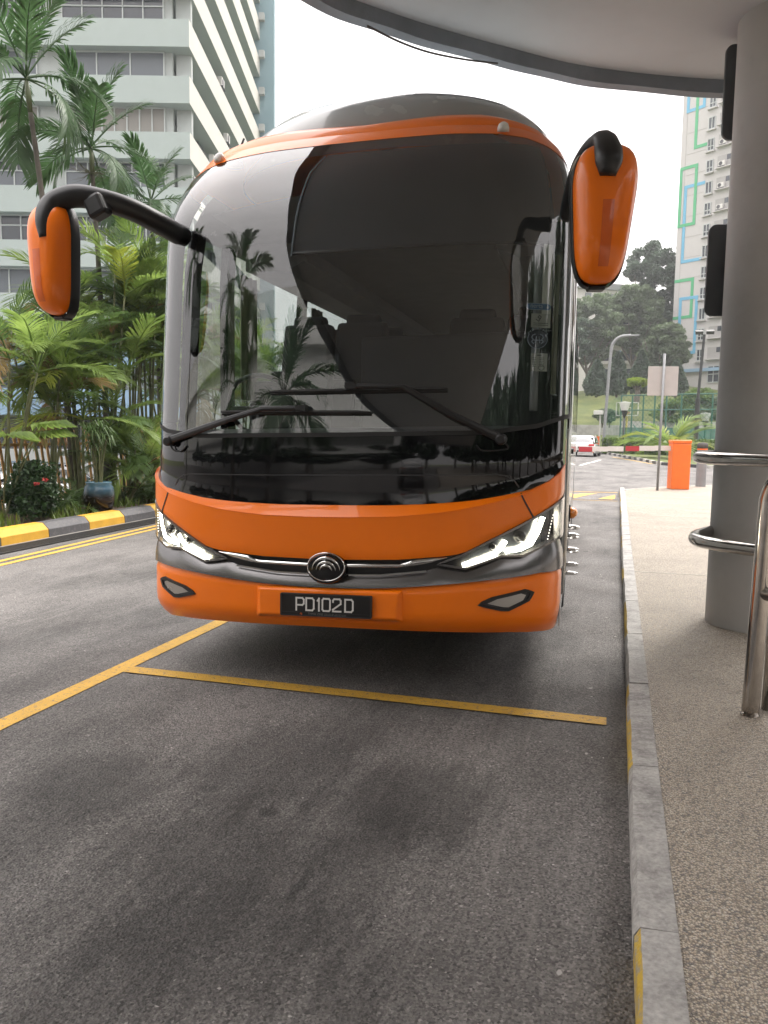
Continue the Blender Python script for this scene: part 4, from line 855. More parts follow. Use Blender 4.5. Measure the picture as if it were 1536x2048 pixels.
V = np.stack([b0-sd2, b0+sd2, md+sd2, tip, md-sd2], 1).reshape(-1, 3); o = obj('ground_cover', fast_mesh('ground_cover', V, np.arange(len(V)).reshape(-1, 5), 'grass_blade')); o['kind'] = 'stuff'; tag(o, 'low grassy ground cover in the planting bed', 'ground cover')
random.seed(31)
for i, px in enumerate((112, 140, 250, 275, 300)):
    root = tag(empty('fern', on_bed(px, -8.45-.25*(i % 2))), ('small fern left of the blue pot', 'feathery fern touching the left of the blue pot', 'arching fern right of the blue pot', 'second arching fern right of the blue pot', 'fern beside the coach headlamp')[i], 'fern', 'ferns along the kerb')
    for k in range(11): put_frond(root, FRN[k % 2], (0, 0, 0), k*.62+random.uniform(-.3, .3), R(random.uniform(20, 75)), random.uniform(.7, 1.1))
# glazed pot with a tufted plant
t, b, co, l = nodes_of('pot_glaze', .18); v = co.outputs['Object']; sx = t.nodes.new('ShaderNodeSeparateXYZ'); l(v, sx.inputs[0]); ad = t.nodes.new('ShaderNodeMath'); ad.operation = 'MULTIPLY_ADD'; ad.inputs[1].default_value = .10; l(noise(t, l, v, 9, 3), ad.inputs[0]); l(sx.outputs['Z'], ad.inputs[2])
l(ramp(t, l, ad.outputs[0], [(.30, (.012, .008, .007)), (.36, (.03, .05, .06)), (.44, (.04, .09, .13)), (.55, (.10, .19, .24))]), b.inputs['Base Color'])
pb = on_bed(196, -7.90, .15); pot = tag(empty('plant_pot', pb), 'blue and brown glazed pot standing on the bed edge', 'pot')
m = MB(); m.lathe([(.15, 0), (.20, .05), (.235, .18), (.24, .30), (.225, .40), (.19, .455), (.205, .48), (.20, .49), (.17, .47), (.17, .40)], (0, 0, 0), 32); m.build('vessel', 'pot_glaze', pot, smooth=True)
m = MB(); m.lathe([(.175, .43), (.001, .44)], (0, 0, 0), 20); m.build('potting_soil', 'soil', pot)
pp = tag(empty('tufted_plant', (pb[0], pb[1], pb[2]+.43)), 'tall tufted plant with thin drooping leaves growing in the blue pot', 'plant')
random.seed(77)
for c in range(9):
    a = c*2.4; h = random.uniform(.45, .95); tp = Vector((.20*math.cos(a)*random.uniform(.3, 1), .20*math.sin(a)*random.uniform(.3, 1), h)); m = MB(); m.tube([(.05*math.cos(a), .05*math.sin(a), 0), tp*.5, tp], [.012, .010, .008], 6); m.build('stem', 'cane', pp)
    m = MB()
    for k in range(34):
        az_ = k*2.4; el = R(random.uniform(-10, 75)); L_ = random.uniform(.22, .36); d = Vector((math.cos(az_)*math.cos(el), math.sin(az_)*math.cos(el), math.sin(el))); s_ = d.cross(Vector((0, 0, 1))).normalized()*.008; q = tp+d*L_*.5; e = tp+d*L_+Vector((0, 0, -.14-.1*random.random()))
        m.add([tp-s_*.6, tp+s_*.6, q+s_, q-s_, e], [(0, 1, 2, 3), (3, 2, 4)])
    m.build('leaf_tuft', 'fern_leaf', pp)
# leaning picket fence
mat('picket', (.42, .23, .075), .6, var=.15, scale=4)
fence = tag(empty('picket_fence', (-9.75, 8, 0)), 'orange brown metal picket fence leaning back behind the palms', 'fence')
m = MB(); m.box((0, 0, .66), (.018, .055, 1.36)); m.add([(-.009, -.0275, 1.34), (.009, -.0275, 1.34), (.009, .0275, 1.34), (-.009, .0275, 1.34), (-.10, 0, 1.52)], [(0, 1, 4), (1, 2, 4), (2, 3, 4), (3, 0, 4)]); pk = m.mesh('picket', 'picket')
for i in range(112): o = obj('picket', pk, fence); o.location = (KS*(i*.17), i*.17-1.5, .02); o.rotation_euler = (0, R(-9+random.uniform(-1.5, 1.5)), random.uniform(-.1, .1))
for z in (.25, 1.18): m = MB(); m.bar((-z*.158+.03+KS*-1.5, -1.6, z), (-z*.158+.03+KS*17.5, 17.6, z), .03, .05); m.build('fence_rail', 'picket', fence)
# ------------------------------------------------------------------ cars
mat('car_white', (.62, .61, .59), .25, coat=1); mat('car_dark', (.02, .021, .024), .25, coat=1); mat('car_silver', (.35, .36, .37), .25, metal=.5, coat=1); mat('car_glass', (.015, .018, .02), .05, coat=1)
def car(label, loc, rz, paint, plate_txt=None, hgt=1.45):
    root = tag(empty('parked_car', loc, rz), label, 'car')
    def loft(rows, n=14):
        out = []
        for (y, zb, zt_, hw, ht) in rows:       # rounded cross section
            row = []
            for k in range(n+1):
                a = math.pi*k/n; x = hw*math.copysign(abs(math.cos(a))**.45, math.cos(a)); z = zb+(zt_-zb)*abs(math.sin(a))**.5
                row.append((x*(1-(1-ht)*abs(math.sin(a))**3), y, z))
            out.append(row)
        return out
    m = MB(); r_ = loft([(-2.25, .45, .60, .70, 1), (-2.2, .28, .86, .82, .95), (-1.9, .24, .98, .88, .95), (-1.2, .22, 1.0, .90, .95), (.0, .22, .97, .90, .95), (1.2, .22, .93, .90, .95), (1.9, .24, .82, .86, .95), (2.15, .30, .70, .78, .95), (2.22, .42, .56, .66, 1)]); m.grid(r_); m.add(r_[0], [tuple(range(len(r_[0])))]); m.add(r_[-1], [tuple(range(len(r_[-1])-1, -1, -1))]); m.build('body', paint, root, smooth=True, angle=50)
    m = MB(); r_ = loft([(-1.75, .90, .97, .74, .9), (-1.15, .90, 1.33, .76, .82), (-.55, .90, hgt-.01, .77, .80), (.15, .90, hgt-.02, .77, .80), (.55, .90, 1.33, .77, .84), (1.25, .86, .93, .76, .9)]); m.grid(r_); m.build('window', 'car_glass', root, smooth=True)
    m = MB(); m.grid([[(x*(.60+.02*(y < 0)), y, z+.012-.03*x*x) for x in np.linspace(-1, 1, 7)] for y, z in ((-1.15, 1.315), (-.75, hgt-.035), (-.3, hgt), (.15, hgt), (.42, hgt-.06))]); m.build('roof', paint, root, smooth=True)
    for s in (-1, 1):
        for (y0, z0, y1, z1) in ((-1.78, .96, -1.1, 1.36), (1.2, .95, .45, 1.39), (-.2, .97, -.15, 1.44)): m = MB(); m.bar((s*.765, y0, z0), (s*.64, y1, z1), .05, .05); m.build('roof_pillar', paint, root)
        for y in (-1.38, 1.38):
            m = MB(); m.lathe([(.2, .10), (.30, .10), (.315, .06), (.315, -.06), (.30, -.10), (.2, -.10)], (s*.82, y, .315), 24, 'X', True); w_ = m.build('wheel', 'rubber', root, smooth=True, angle=30); m = MB(); m.lathe([(.20, -.105), (.18, -.11), (.05, -.112)], (s*.82, y, .315), 18, 'X', True); m.v = [(x if s < 0 else 2*s*.82-x, y_, z) for x, y_, z in m.v]; m.build('rim', 'satin_silver', w_)
        m = MB(); m.box((s*.62, -2.20, .80), (.36, .06, .15), rz=s*R(14)); m.build('tail_lamp', 'red_lamp', root, bevel=.02)
        m = MB(); m.box((s*.62, 2.14, .62), (.34, .06, .12), rz=-s*R(20)); m.build('headlight', 'white_plastic', root, bevel=.02)
    m = MB(); m.box((0, -2.245, .62), (.52, .02, .13)); m.build('number_plate', 'plate_black', root)
    m = MB(); m.box((0, -2.215, .40), (1.3, .05, .14)); m.build('bumper_insert', 'dark_plastic', root, bevel=.02)
    return root
def carat(px, X): return (X, atX(px, X), -1.015)
car('white car parked behind the picket fence at the left edge', carat(12, -13.6), R(2), 'car_white')
car('dark car parked beyond the white car behind the fence', carat(55, -17.5), R(-4), 'car_dark')
car('silver car parked behind the fence near the flowering bush', carat(92, -16.5), R(5), 'car_silver')
# ------------------------------------------------------------------ mint building
mat('mint_wall', (.32, .37, .352), .8, var=.06, scale=.4, dirt=.14, dscale=.4); mat('mint_pale', (.36, .385, .375), .8, var=.05, scale=.4, dirt=.15, dscale=.5); mat('mint_side_sunlit', (.50, .485, .445), .8, var=.05, scale=.3, dirt=.08); mat('blue_fin', (.20, .30, .335), .8, var=.05, scale=.2); mat('pane_dark', (.025, .032, .04), .12, coat=.5); mat('pane_blind', (.21, .20, .18), .5); mat('pane_grey', (.10, .115, .13), .3); mat('win_frame', (.42, .45, .44), .5); mat('awning_blue', (.22, .34, .46), .6, var=.08, scale=.5); mat('corridor', (.40, .42, .41), .9, var=.1, scale=.5)
DB = 50.0; clat = (385-768)/FPX*DB
corner = CC*np.array([1, 1, 0])+R0*clat+F0*DB
mb_ = tag(empty('office_building', (corner[0], corner[1], -1.0), R(CYAW)), 'mint green office block with long white balcony bands and blue end fin', 'building')
LX, LY = 34.0, 27.0       # local x runs left (negative), y runs back
NF = 12
SH_ = (P(385, 152, DB)[2]-P(385, 375, DB)[2])/2; zband = [P(385, 375, DB)[2]+1.0+SH_*(k-3) for k in range(NF)]
m = MB(); m.box((-LX/2-1.0, LY/2+.9, 20), (LX-1.6, LY-1.6, 40)); m.build('core_wall', 'corridor', mb_)
paneL = {}
def pane(w_, h_, mt):
    k = (round(w_, 3), round(h_, 3), mt)
    if k not in paneL: m = MB(); m.box((0, 0, 0), (w_, .05, h_)); paneL[k] = m.mesh('pane', mt)
    return paneL[k]
def window(par, x0, x1, z0, z1, y, rows, mt, bar=.07):
    m = MB(); fr = None
    def strip(xa, xb, za, zb): m.box(((xa+xb)/2, y-.05, (za+zb)/2), (xb-xa, .12, zb-za))
    strip(x0, x1, z0-bar/2, z0+bar/2); strip(x0, x1, z1-bar/2, z1+bar/2); strip(x0-bar/2, x0+bar/2, z0, z1); strip(x1-bar/2, x1+bar/2, z0, z1); zc_ = z0; hs = []
    for (hf, n) in rows:
        za, zb = zc_, zc_+hf*(z1-z0); zc_ = zb; hs.append((za, zb, n))
        if zb < z1-.01: strip(x0, x1, zb-bar/2, zb+bar/2)
        for i in range(1, n): xx_ = x0+(x1-x0)*i/n; strip(xx_-bar/2, xx_+bar/2, za, zb)
    fr = m.build('window', 'win_frame', par)
    for i_, (za, zb, n) in enumerate(hs):
        w_ = (x1-x0)/n
        for i in range(n):
            o = obj('pane', pane(w_-bar*.6, zb-za-bar*.6, mt if not isinstance(mt, list) else mt[i_]), fr); o.location = (x0+w_*(i+.5), y, (za+zb)/2)
    return fr
for k in range(NF):
    zt_ = zband[k]
    m = MB(); m.box((-LX/2, LY/2, zt_-.78), (LX, LY, 1.55)); o = m.build('balcony_band', ['mint_wall', 'mint_side_sunlit'], mb_)
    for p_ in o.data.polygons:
        if p_.normal.x > .9: p_.material_index = 1  # side faces use a paler, warmer tone with sunlight painted in
    m = MB(); m.box((-LX/2, .95, zt_+.98), (LX-2.4, .3, 1.93)); m.build('facade_wall', 'mint_pale', mb_)
    if k < NF-1:
        z0, z1 = zt_+.12, zt_+1.62
        style = [(['pane_grey', 'pane_dark'], [(.62, 4), (.38, 9)]), (['pane_blind'], [(1, 8)]), (['pane_grey'], [(1, 3)]), (['pane_dark', 'pane_dark'], [(.6, 5), (.4, 5)])][(k+1) % 4]
        for (xa, xb) in ((-7.8, -1.7), (-15.6, -9.4), (-23.5, -17.2)):
            window(mb_, xa, xb, z0, z1, .78, style[1], style[0])
    # corridor doors and windows along the shaded side
    for q in range(6):
        y0 = 2.2+q*4.1
        m = MB(); m.box((-.98, y0+1.2, zt_+.95), (.12, 2.6, 1.3)); m.build('corridor_window', 'pane_grey', mb_)
    m = MB(); m.box((-.6, 1.3, zt_+.97), (.9, .4, 1.94)); m.build('corner_pier', 'mint_pale', mb_)
    m = MB(); m.box((.25, LY-.5, zt_+.2), (.5, .5, .6)); m.build('bracket', 'corridor', mb_)
m = MB(); m.box((.25, LY+.4, 30), (2.1, .8, 62)); m.build('end_fin', 'blue_fin', mb_)
o = MB().box((-LX/2, LY/2, 3.6), (LX, LY, 7.2)); o = o.build('podium', 'mint_pale', mb_)
mat('ac_white', (.58, .57, .54), .5); mat('ac_dark', (.04, .04, .045), .6)
def ac(label, par_loc, rz, group):
    root = tag(empty('air_conditioner', par_loc, rz), label, 'air conditioner', group)
    m = MB(); m.box((0, 0, .35), (.9, .36, .66)); m.build('casing', 'ac_white', root, bevel=.03)
    m = MB(); m.lathe([(.26, -.195), (.24, -.20), (.001, -.20)], (-.12, 0, .35), 20, 'Y'); m.build('fan_grille', 'ac_dark', root)
    m = MB(); m.box((0, 0, .0), (1.0, .5, .05)); m.build('bracket', 'ac_dark', root)
Mb = Matrix.Translation((corner[0], corner[1], -1.0)) @ Matrix.Rotation(R(CYAW), 4, 'Z')
for i, (k, y) in enumerate(((3, 1.7), (4, 8), (5, 13), (6, 11), (2, 3.5), (4, 18))):
    p_ = Mb @ Vector((-.35, y, zband[k]+.55)); ac(f"{['first', 'second', 'third', 'fourth', 'fifth', 'sixth'][i]} condenser unit on the shaded corridor side of the mint block", p_, R(CYAW+90), 'condensers on the mint building')
# low annex with blue fascias in front of it, dark shopfront and pale wall
an = tag(empty('annex_building', (corner[0], corner[1], -1.0), R(CYAW)), 'low annex with blue fascia bands and dark shopfront behind the palms', 'building')
m = MB(); m.box((-13, -4.0, 3.3), (30, 7.5, 6.6)); m.build('annex_wall', 'mint_pale', an)
for z, y in ((3.75, -8.4), (6.3, -8.2)): m = MB(); m.box((-13, y, z), (30.6, 1.2, 1.35)); m.build('blue_fascia', 'awning_blue', an)
for i in range(15): m = MB(); m.box((-27+2*i, -7.85, 1.5), (1.86, .16, 2.9)); m.build('shop_pane', 'pane_dark', an)
for i in range(6): m = MB(); m.box((-26+4.6*i, -7.84, 5.05), (2.6, .16, .9)); m.build('annex_window', 'pane_dark', an)
p_ = Mb @ Vector((-3.8, -8.2, 4.62)); ac('condenser unit above the lower blue fascia of the annex', p_, R(CYAW), 'condensers on the annex')
wl = MB(); a = P(-140, 930, 27); b_ = P(330, 930, 31); wl.bar((a[0], a[1], -.15), (b_[0], b_[1], -.15), .2, 1.7); tag(wl.build('parapet_wall', 'mint_pale'), 'low pale parapet wall across the car park behind the fence', 'wall')
# ------------------------------------------------------------------ right background
def hillz(d, lat): return max(0.0, min(1, (d-72)/40))**1.2*8.5*(1+.08*math.sin(lat*.2))
def at(px, depth, z=None, py=870):
    p = P(px, py, depth); return Vector((p[0], p[1], p[2] if z is None else z))
m = MB(); rows = []
for d in np.linspace(70, 190, 25):
    rows.append([tuple(R0*lat+F0*d+np.array([0, 0, -.35+hillz(d, lat)+random.uniform(-.08, .08)])) for lat in np.linspace(-25, 120, 40)])
m.grid(rows); struct(m.build('hillside', 'grass', smooth=True))
# lawn island with striped kerb and hedge
lp = [G(1210, 908)[:2], G(1240, 913)[:2], G(1290, 923)[:2], G(1325, 930)[:2], G(1380, 934.5)[:2], G(1440, 938)[:2], G(1640, 946)[:2]]
back = [tuple((R0*lat+F0*69)[:2]) for lat in (55, 18)]
m = MB(); m.prism([tuple(q) for q in lp]+back, .0, .10); struct(m.build('lawn', 'grass'))
fk = tag(empty('kerb', (*lp[2], 0)), 'black and white striped kerb round the far lawn', 'kerb')
sp = smoothpath([(q[0]-lp[2][0], q[1]-lp[2][1], .07) for q in lp], 10)
mat('kerb_white', (.5, .48, .44), .7, var=.2, scale=3); mat('kerb_black', (.05, .05, .055), .7, var=.2, scale=3)
acc = 0; pts = [sp[0]]
tot = [0]
for i in range(1, len(sp)): tot.append(tot[-1]+(sp[i]-sp[i-1]).length)
def along(s): 
    i = max(1, min(len(tot)-1, int(np.searchsorted(tot, s)))); f = (s-tot[i-1])/(tot[i]-tot[i-1]+1e-9); return sp[i-1].lerp(sp[i], f)
s_ = 0; i = 0
while s_+1.1 < tot[-1] and i < 60:
    m = MB(); m.bar(along(s_), along(s_+1.05), .18, .16); m.build('kerb_block', 'kerb_white' if i % 2 else 'kerb_black', fk); s_ += 1.1; i += 1
hd = empty('hedge', at(1330, 56, .1)); tag(hd, 'clipped light green hedge in front of the sports court', 'hedge')
a, b_ = at(1212, 62, .1), at(1480, 53, .1); g = np.random.default_rng(2); N_ = 16000; f = g.random(N_); wv = g.uniform(-.55, .55, N_); zz = g.random(N_)*1.15*(1+.05*np.sin(f*60)); dirv = np.array(b_-a); nn = np.array([-dirv[1], dirv[0], 0])/np.hypot(dirv[0], dirv[1])
p = np.array(a)+f[:, None]*dirv+nn*wv[:, None]; p[:, 2] += zz; p -= np.array(hd.location)
q1 = g.normal(size=(N_, 3)); q1 /= np.linalg.norm(q1, axis=1)[:, None]; q2 = np.cross(q1, g.normal(size=(N_, 3))); q2 /= np.linalg.norm(q2, axis=1)[:, None]; sz = g.uniform(.06, .13, N_)[:, None]
o = obj('foliage', fast_mesh('foliage', np.stack([p-q1*sz, p+q2*sz*.5, p+q1*sz, p-q2*sz*.5], 1).reshape(-1, 3), np.arange(4*N_).reshape(-1, 4), 'hedge_leaf'), hd); o['kind'] = 'stuff'
m = MB(); m.bar(np.array(a)-np.array(hd.location)+np.array([0, 0, .45]), np.array(b_)-np.array(hd.location)+np.array([0, 0, .45]), .8, .8); m.build('inner_mass', 'bush_leaf', hd)
# barrier gate, post, bollard
gb = G(1355.5, 978, .1); gate = tag(empty('barrier_gate', (gb[0], gb[1], .1), R(12)), 'orange barrier cabinet with red and white striped boom arm', 'barrier')
m = MB(); m.box((0, 0, .60), (.47, .42, 1.20)); m.build('cabinet', 'orange_plain', gate, bevel=.02)
m = MB(); m.box((0, 0, 1.245), (.49, .44, .085)); m.build('cabinet_lid', 'orange_plain', gate, bevel=.02)
mat('boom_white', (.60, .56, .53), .5, var=.06); mat('boom_red', (.40, .03, .04), .5)
bx0, bx1 = -.236, -3.9
for i in range(9):
    a_ = bx0+(bx1-bx0)*i/9; b2 = bx0+(bx1-bx0)*(i+1)/9; red = i % 3 == 2
    if red: a_, b2 = a_-.0, a_+(b2-a_)*.85
    m = MB(); m.box(((a_+b2)/2, 0, 1.07-.012*i), (abs(b2-a_), .05 if not red else .056, .13), rz=0); o = m.build('boom_segment', 'boom_red' if red else 'boom_white', gate)
mat('galv', (.24, .245, .25), .5, metal=.3, var=.12, scale=8); mat('sign_grey', (.42, .38, .36), .5, var=.04); mat('bollard_grey', (.22, .22, .225), .6, var=.1); mat('bollard_top', (.07, .065, .06), .8)
sg = G(1314.5, 981, .1); sp_ = tag(empty('sign_post', (sg[0], sg[1], .1), R(8)), 'blank grey square sign seen from behind on a thin post', 'sign')
m = MB(); m.tube([(0, 0, 0), (.02, 0, 3.45)], .032, 12); m.build('post', 'galv', sp_, smooth=True)
zc0 = P(1324, 765, 21)[2]-.1
m = MB(); m.box((.015, .05, zc0), (.74, .012, .73)); m.build('sign_plate', 'sign_grey', sp_, bevel=.004)
bo = G(1401, 973, .1); m = MB(); m.lathe([(.135, 0), (.135, 1.02)], (0, 0, 0), 24); bl_ = m.build('bollard', 'bollard_grey', smooth=True, angle=40); bl_.location = (bo[0], bo[1], .1); tag(bl_, 'grey bollard with dark domed cap beside the orange cabinet', 'bollard')
m = MB(); m.lathe([(.14, 1.02), (.14, 1.06)], (0, 0, 0), 24); m.build('reflective_band', 'orange_plain', bl_)
m = MB(); m.lathe([(.145, 1.06), (.145, 1.16), (.12, 1.21), (.001, 1.23)], (0, 0, 0), 24); m.build('cap', 'bollard_top', bl_, smooth=True)
# sports court fence
mat('court_green', (.03, .12, .085), .5); leafmat('court_net', (.03, .17, .12), .35, .1, 1)
ct = tag(empty('court_fence', at(1240, 66, .1)), 'green netted sports court fence with posts and rails', 'fence')
oc = np.array(ct.location); cn = [at(1212, 80, .1), at(1240, 64, .1), at(1330, 61, .1), at(1520, 57, .1)]; Hc = 4.5
for i in range(3):
    a, b_ = np.array(cn[i])-oc, np.array(cn[i+1])-oc; n = (5, 4, 6)[i]
    for k in range(n+1):
        if i and k == 0: continue
        q = a+(b_-a)*k/n; m = MB(); m.tube([q, q+np.array([0, 0, Hc])], .06, 8); m.build('fence_post', 'court_green', ct)
    for z in (Hc, Hc-1.15): m = MB(); m.tube([a+np.array([0, 0, z]), b_+np.array([0, 0, z])], .045, 8); m.build('fence_rail', 'court_green', ct)
    k = int(np.linalg.norm(b_-a)/.36); m = MB(); L_ = np.linalg.norm(b_-a); dv = (b_-a)/L_; nv = np.array([dv[1], -dv[0], 0])
    if i == 0: m.add([a+nv*.07, b_+nv*.07, b_+nv*.07+np.array([0, 0, Hc]), a+nv*.07+np.array([0, 0, Hc])], [(0, 1, 2, 3)]); m.build('windbreak_net', 'court_net_t', ct) if 'court_net_t' in MATS else (glassmat('court_net_t', (.55, .75, .68), 1.05, opac=.5, body=(.03, .22, .16)), m.build('windbreak_net', 'court_net_t', ct))
    else:
        wv = .012
        for j in range(-int(Hc/.36), k+1):
            for sgn in (1, -1):
                s0, s1 = j*.36, j*.36+Hc; c0_, c1_ = max(0, s0), min(L_, s1)
                if c1_ <= c0_: continue
                z0, z1 = (c0_-s0, c1_-s0) if sgn > 0 else (Hc-(c0_-s0), Hc-(c1_-s0)); m.add([a+dv*c0_+np.array([0, 0, z0-wv]), a+dv*c1_+np.array([0, 0, z1-wv]), a+dv*c1_+np.array([0, 0, z1+wv]), a+dv*c0_+np.array([0, 0, z0+wv])], [(0, 1, 2, 3)])
        o = m.build('wire_mesh', 'court_green', ct); o['kind'] = 'stuff'
        for q in (.3, .7): m = MB(); p0 = a+dv*L_*q; m.tube([p0+np.array([0, 0, 2.2]), p0-nv*.0+dv*1.8], .05, 6); m.build('brace', 'court_green', ct)
        m = MB(); m.add([a-nv*.2, b_-nv*.2, b_-nv*.2+np.array([0, 0, 2.0]), a-nv*.2+np.array([0, 0, 2.0])], [(0, 1, 2, 3)]); m.build('windbreak_net', 'court_net_t', ct)
m = MB(); m.prism([tuple(np.array(q)[:2]) for q in (cn[0], cn[1], cn[2], cn[3], at(1520, 78), at(1300, 80))], .02, .14); mat('court_floor', (.10, .17, .14), .8, var=.1, scale=1); struct(m.build('court_floor', 'court_floor'))
# basketball hoop
hp = tag(empty('basketball_hoop', at(1252, 66, .14)), 'basketball backboard on a yellow pole inside the court', 'basketball hoop')
mat('hoop_yellow', (.55, .40, .10), .5)
m = MB(); m.tube([(0, 0, 0), (0, 0, 3.4), (0, -.3, 3.6)], .08, 8); m.build('pole', 'hoop_yellow', hp)
m = MB()
for (x, z, w_, h_) in ((0, 2.95, 1.75, .07), (0, 4.0, 1.75, .07), (-.85, 3.47, .07, 1.1), (.85, 3.47, .07, 1.1), (0, 3.15, .6, .05), (0, 3.6, .6, .05), (-.3, 3.38, .05, .45), (.3, 3.38, .05, .45)): m.box((x, -.35, z), (w_, .05, h_))
m.build('backboard_lines', 'white_line', hp)
glassmat('backboard', (.85, .88, .87), 1.5); m = MB(); m.box((0, -.33, 3.47), (1.7, .02, 1.05)); m.build('backboard', 'backboard', hp)
m = MB(); m.tube([(.23*math.cos(a), -.65+.23*math.sin(a), 3.15) for a in np.linspace(0, 6.283, 17)], .02, 6, False); m.build('rim', 'boom_red', hp)
# lamp posts
mat('lamp_black', (.02, .022, .022), .45); mat('lamp_lantern', (.55, .56, .54), .3)
for (px, py, depth, lb) in ((1247, 806, 55, 'black garden lamp post with white lantern before the backboard'), (1409, 828, 60, 'black garden lamp post with white lantern seen past the column')):
    p0 = at(px, depth, .1); zt_ = P(px, py, depth)[2]; lpz = tag(empty('garden_lamp', p0), lb, 'lamp post', 'garden lamps by the court')
    h_ = zt_-.1; m = MB(); m.tube([(0, 0, 0), (0, 0, h_-.9)], .06, 10); m.lathe([(.06, h_-1.0), (.22, h_-.55), (.22, h_-.5)], (0, 0, 0), 12); m.build('post', 'lamp_black', lpz, smooth=True)
    m = MB(); m.lathe([(.22, h_-.5), (.36, h_), (.36, h_+.06), (.001, h_+.1)], (0, 0, 0), 12); m.build('lantern', 'lamp_lantern', lpz)
p0 = at(1207, 62, 0); zt_ = P(1216, 672, 62)[2]; sl_ = tag(empty('street_lamp', p0), 'tall pale grey street lamp with curved arm beside the coach', 'street lamp')
m = MB(); m.tube(smoothpath([(0, 0, 0), (.15, 0, zt_*.5), (.3, 0, zt_-1.2), (.5, 0, zt_-.45), (.95, 0, zt_-.08), (1.7, 0, zt_)], 6), .12, 10); m.build('post', 'galv', sl_, smooth=True); m = MB(); m.box((1.95, 0, zt_), (.7, .25, .12)); m.build('lamp_head', 'galv', sl_, bevel=.03)
p0 = at(1392, 56, .1); zt_ = P(1400, 672, 56)[2]; fl_ = tag(empty('floodlight_pole', p0), 'tall black pole with floodlights in front of the white tower', 'floodlight')
m = MB(); m.tube([(0, 0, 0), (0, 0, 4), (.0, 0, 4.02), (.2, 0, zt_)], [.16, .16, .10, .09], 10); m.build('post', 'lamp_black', fl_)
for s in (-.35, .35): m = MB(); m.box((.2+s, -.1, zt_+.15), (.5, .35, .22), rot=Matrix.Rotation(R(25), 3, 'X')); m.build('floodlight', 'lamp_black', fl_)
p0 = at(1160, 40, 0)
# white sedan driving away, orange cabinet and card reader by the far entry
wc = G(1170, 912); car('white car driving away with red tail lamps beyond the barrier', (wc[0], wc[1], 0), R(-4), 'car_white')
q = at(1193, 66, 0); kb = tag(empty('ticket_cabinet', q), 'small far orange cabinet by the car park exit', 'cabinet'); m = MB(); m.box((0, 0, .65), (.5, .4, 1.3)); m.build('case', 'orange_plain', kb, bevel=.02); m = MB(); m.box((0, 0, 1.33), (.54, .44, .06)); m.build('lid', 'orange_plain', kb)
q = at(1199, 68, 0); cpole = tag(empty('camera_pole', q), 'white camera pole beside the far orange cabinet', 'camera'); m = MB(); m.tube([(0, 0, 0), (0, 0, 3.3)], .07, 8); m.build('post', 'boom_white', cpole); m = MB(); m.box((-.15, -.2, 3.35), (.8, .6, .35)); m.build('housing', 'ac_white', cpole, bevel=.04)
m = MB(); a, b_ = at(1100, 84, 1.2), at(1225, 84, 1.2); m.bar(a, b_, .3, 2.6); tag(m.build('retaining_wall', 'concrete_pale'), 'pale retaining wall below the grassy slope', 'wall')
m = MB(); a, b_ = at(1230, 82, 1.4), at(1560, 76, 1.4); m.bar(a, b_, .3, 3.0); tag(m.build('court_wall', 'concrete_pale'), 'pale concrete wall behind the sports court', 'wall')
# lawn palm
lpz = at(1345, 50, .1); random.seed(12); root = tag(empty('young_palm', lpz), 'bright young palm on the lawn behind the orange cabinet', 'palm')
for k in range(18): put_frond(root, ARE[(0, 1, 3)[k % 3]], (0, 0, .5), k*2.4, R(random.uniform(20, 80)), random.uniform(2.0, 2.7))
for k in range(5): m = MB(); m.tube([(0, 0, 0), (.1*math.cos(k*1.3), .1*math.sin(k*1.3), .6)], .06, 6); m.build('cane', 'cane', root)
# trees
def tree(label, px, pybase, pytop, depth, wpx, mt, N_, seed, leaf=.28, clumps=40, cr_=.33, conical=False, group=None, nm='tree', trunk_f=.45):
    p0 = P(px, pybase, depth); top = P(px, pytop, depth)[2]; base = Vector((p0[0], p0[1], p0[2])); H_ = top-base.z; w_ = wpx/FPX*depth/2
    root = tag(empty(nm, base), label, 'tree', group); g = np.random.default_rng(seed)
    if conical:
        f = g.random(N_)**.8; a = g.uniform(0, 6.28, N_); rad = w_*np.where(f < .25, .75+f, (1-f)**.7*1.24)*(g.random(N_)**.3)*(1+.12*np.sin(a*5+f*9)); p = np.stack([rad*np.cos(a), rad*np.sin(a), .3+f*(H_-.3)], 1)
        q1 = g.normal(size=(N_, 3)); q1 /= np.linalg.norm(q1, axis=1)[:, None]; q2 = np.cross(q1, g.normal(size=(N_, 3))); q2 /= np.linalg.norm(q2, axis=1)[:, None]; sz = leaf*g.uniform(.6, 1.3, N_)[:, None]
        me = fast_mesh('crown', np.stack([p-q1*sz, p+q2*sz*.45, p+q1*sz, p-q2*sz*.45], 1).reshape(-1, 3), np.arange(4*N_).reshape(-1, 4), mt)
        m = MB(); m.tube([(0, 0, 0), (0, 0, H_*.8)], [.15, .03], 6); m.build('trunk', 'bark', root)
    else:
        cz = H_*(trunk_f*.5+.5); rz_ = H_*(1-trunk_f)/2
        me = leaf_cloud('crown', (0, 0, cz), (w_, w_, rz_), N_, leaf, mt, clumps, seed, cr_, .55, .45)
        random.seed(seed); m = MB(); m.tube([(0, 0, -.5), (.1, 0, H_*trunk_f*.6), (0, .1, H_*trunk_f)], [.35, .26, .2], 8); m.build('trunk', 'bark', root)
        for k in range(7):
            a = k*.9; m = MB(); m.tube([(0, 0, H_*trunk_f*.8), (w_*.4*math.cos(a), w_*.4*math.sin(a), H_*(trunk_f+.15)), (w_*.75*math.cos(a), w_*.75*math.sin(a), cz+rz_*.35*math.sin(k*2))], [.18, .10, .04], 6); m.build('limb', 'bark', root)
    obj('crown', me, root)['kind'] = 'stuff'; return root
GT = 'broad trees on the slope'
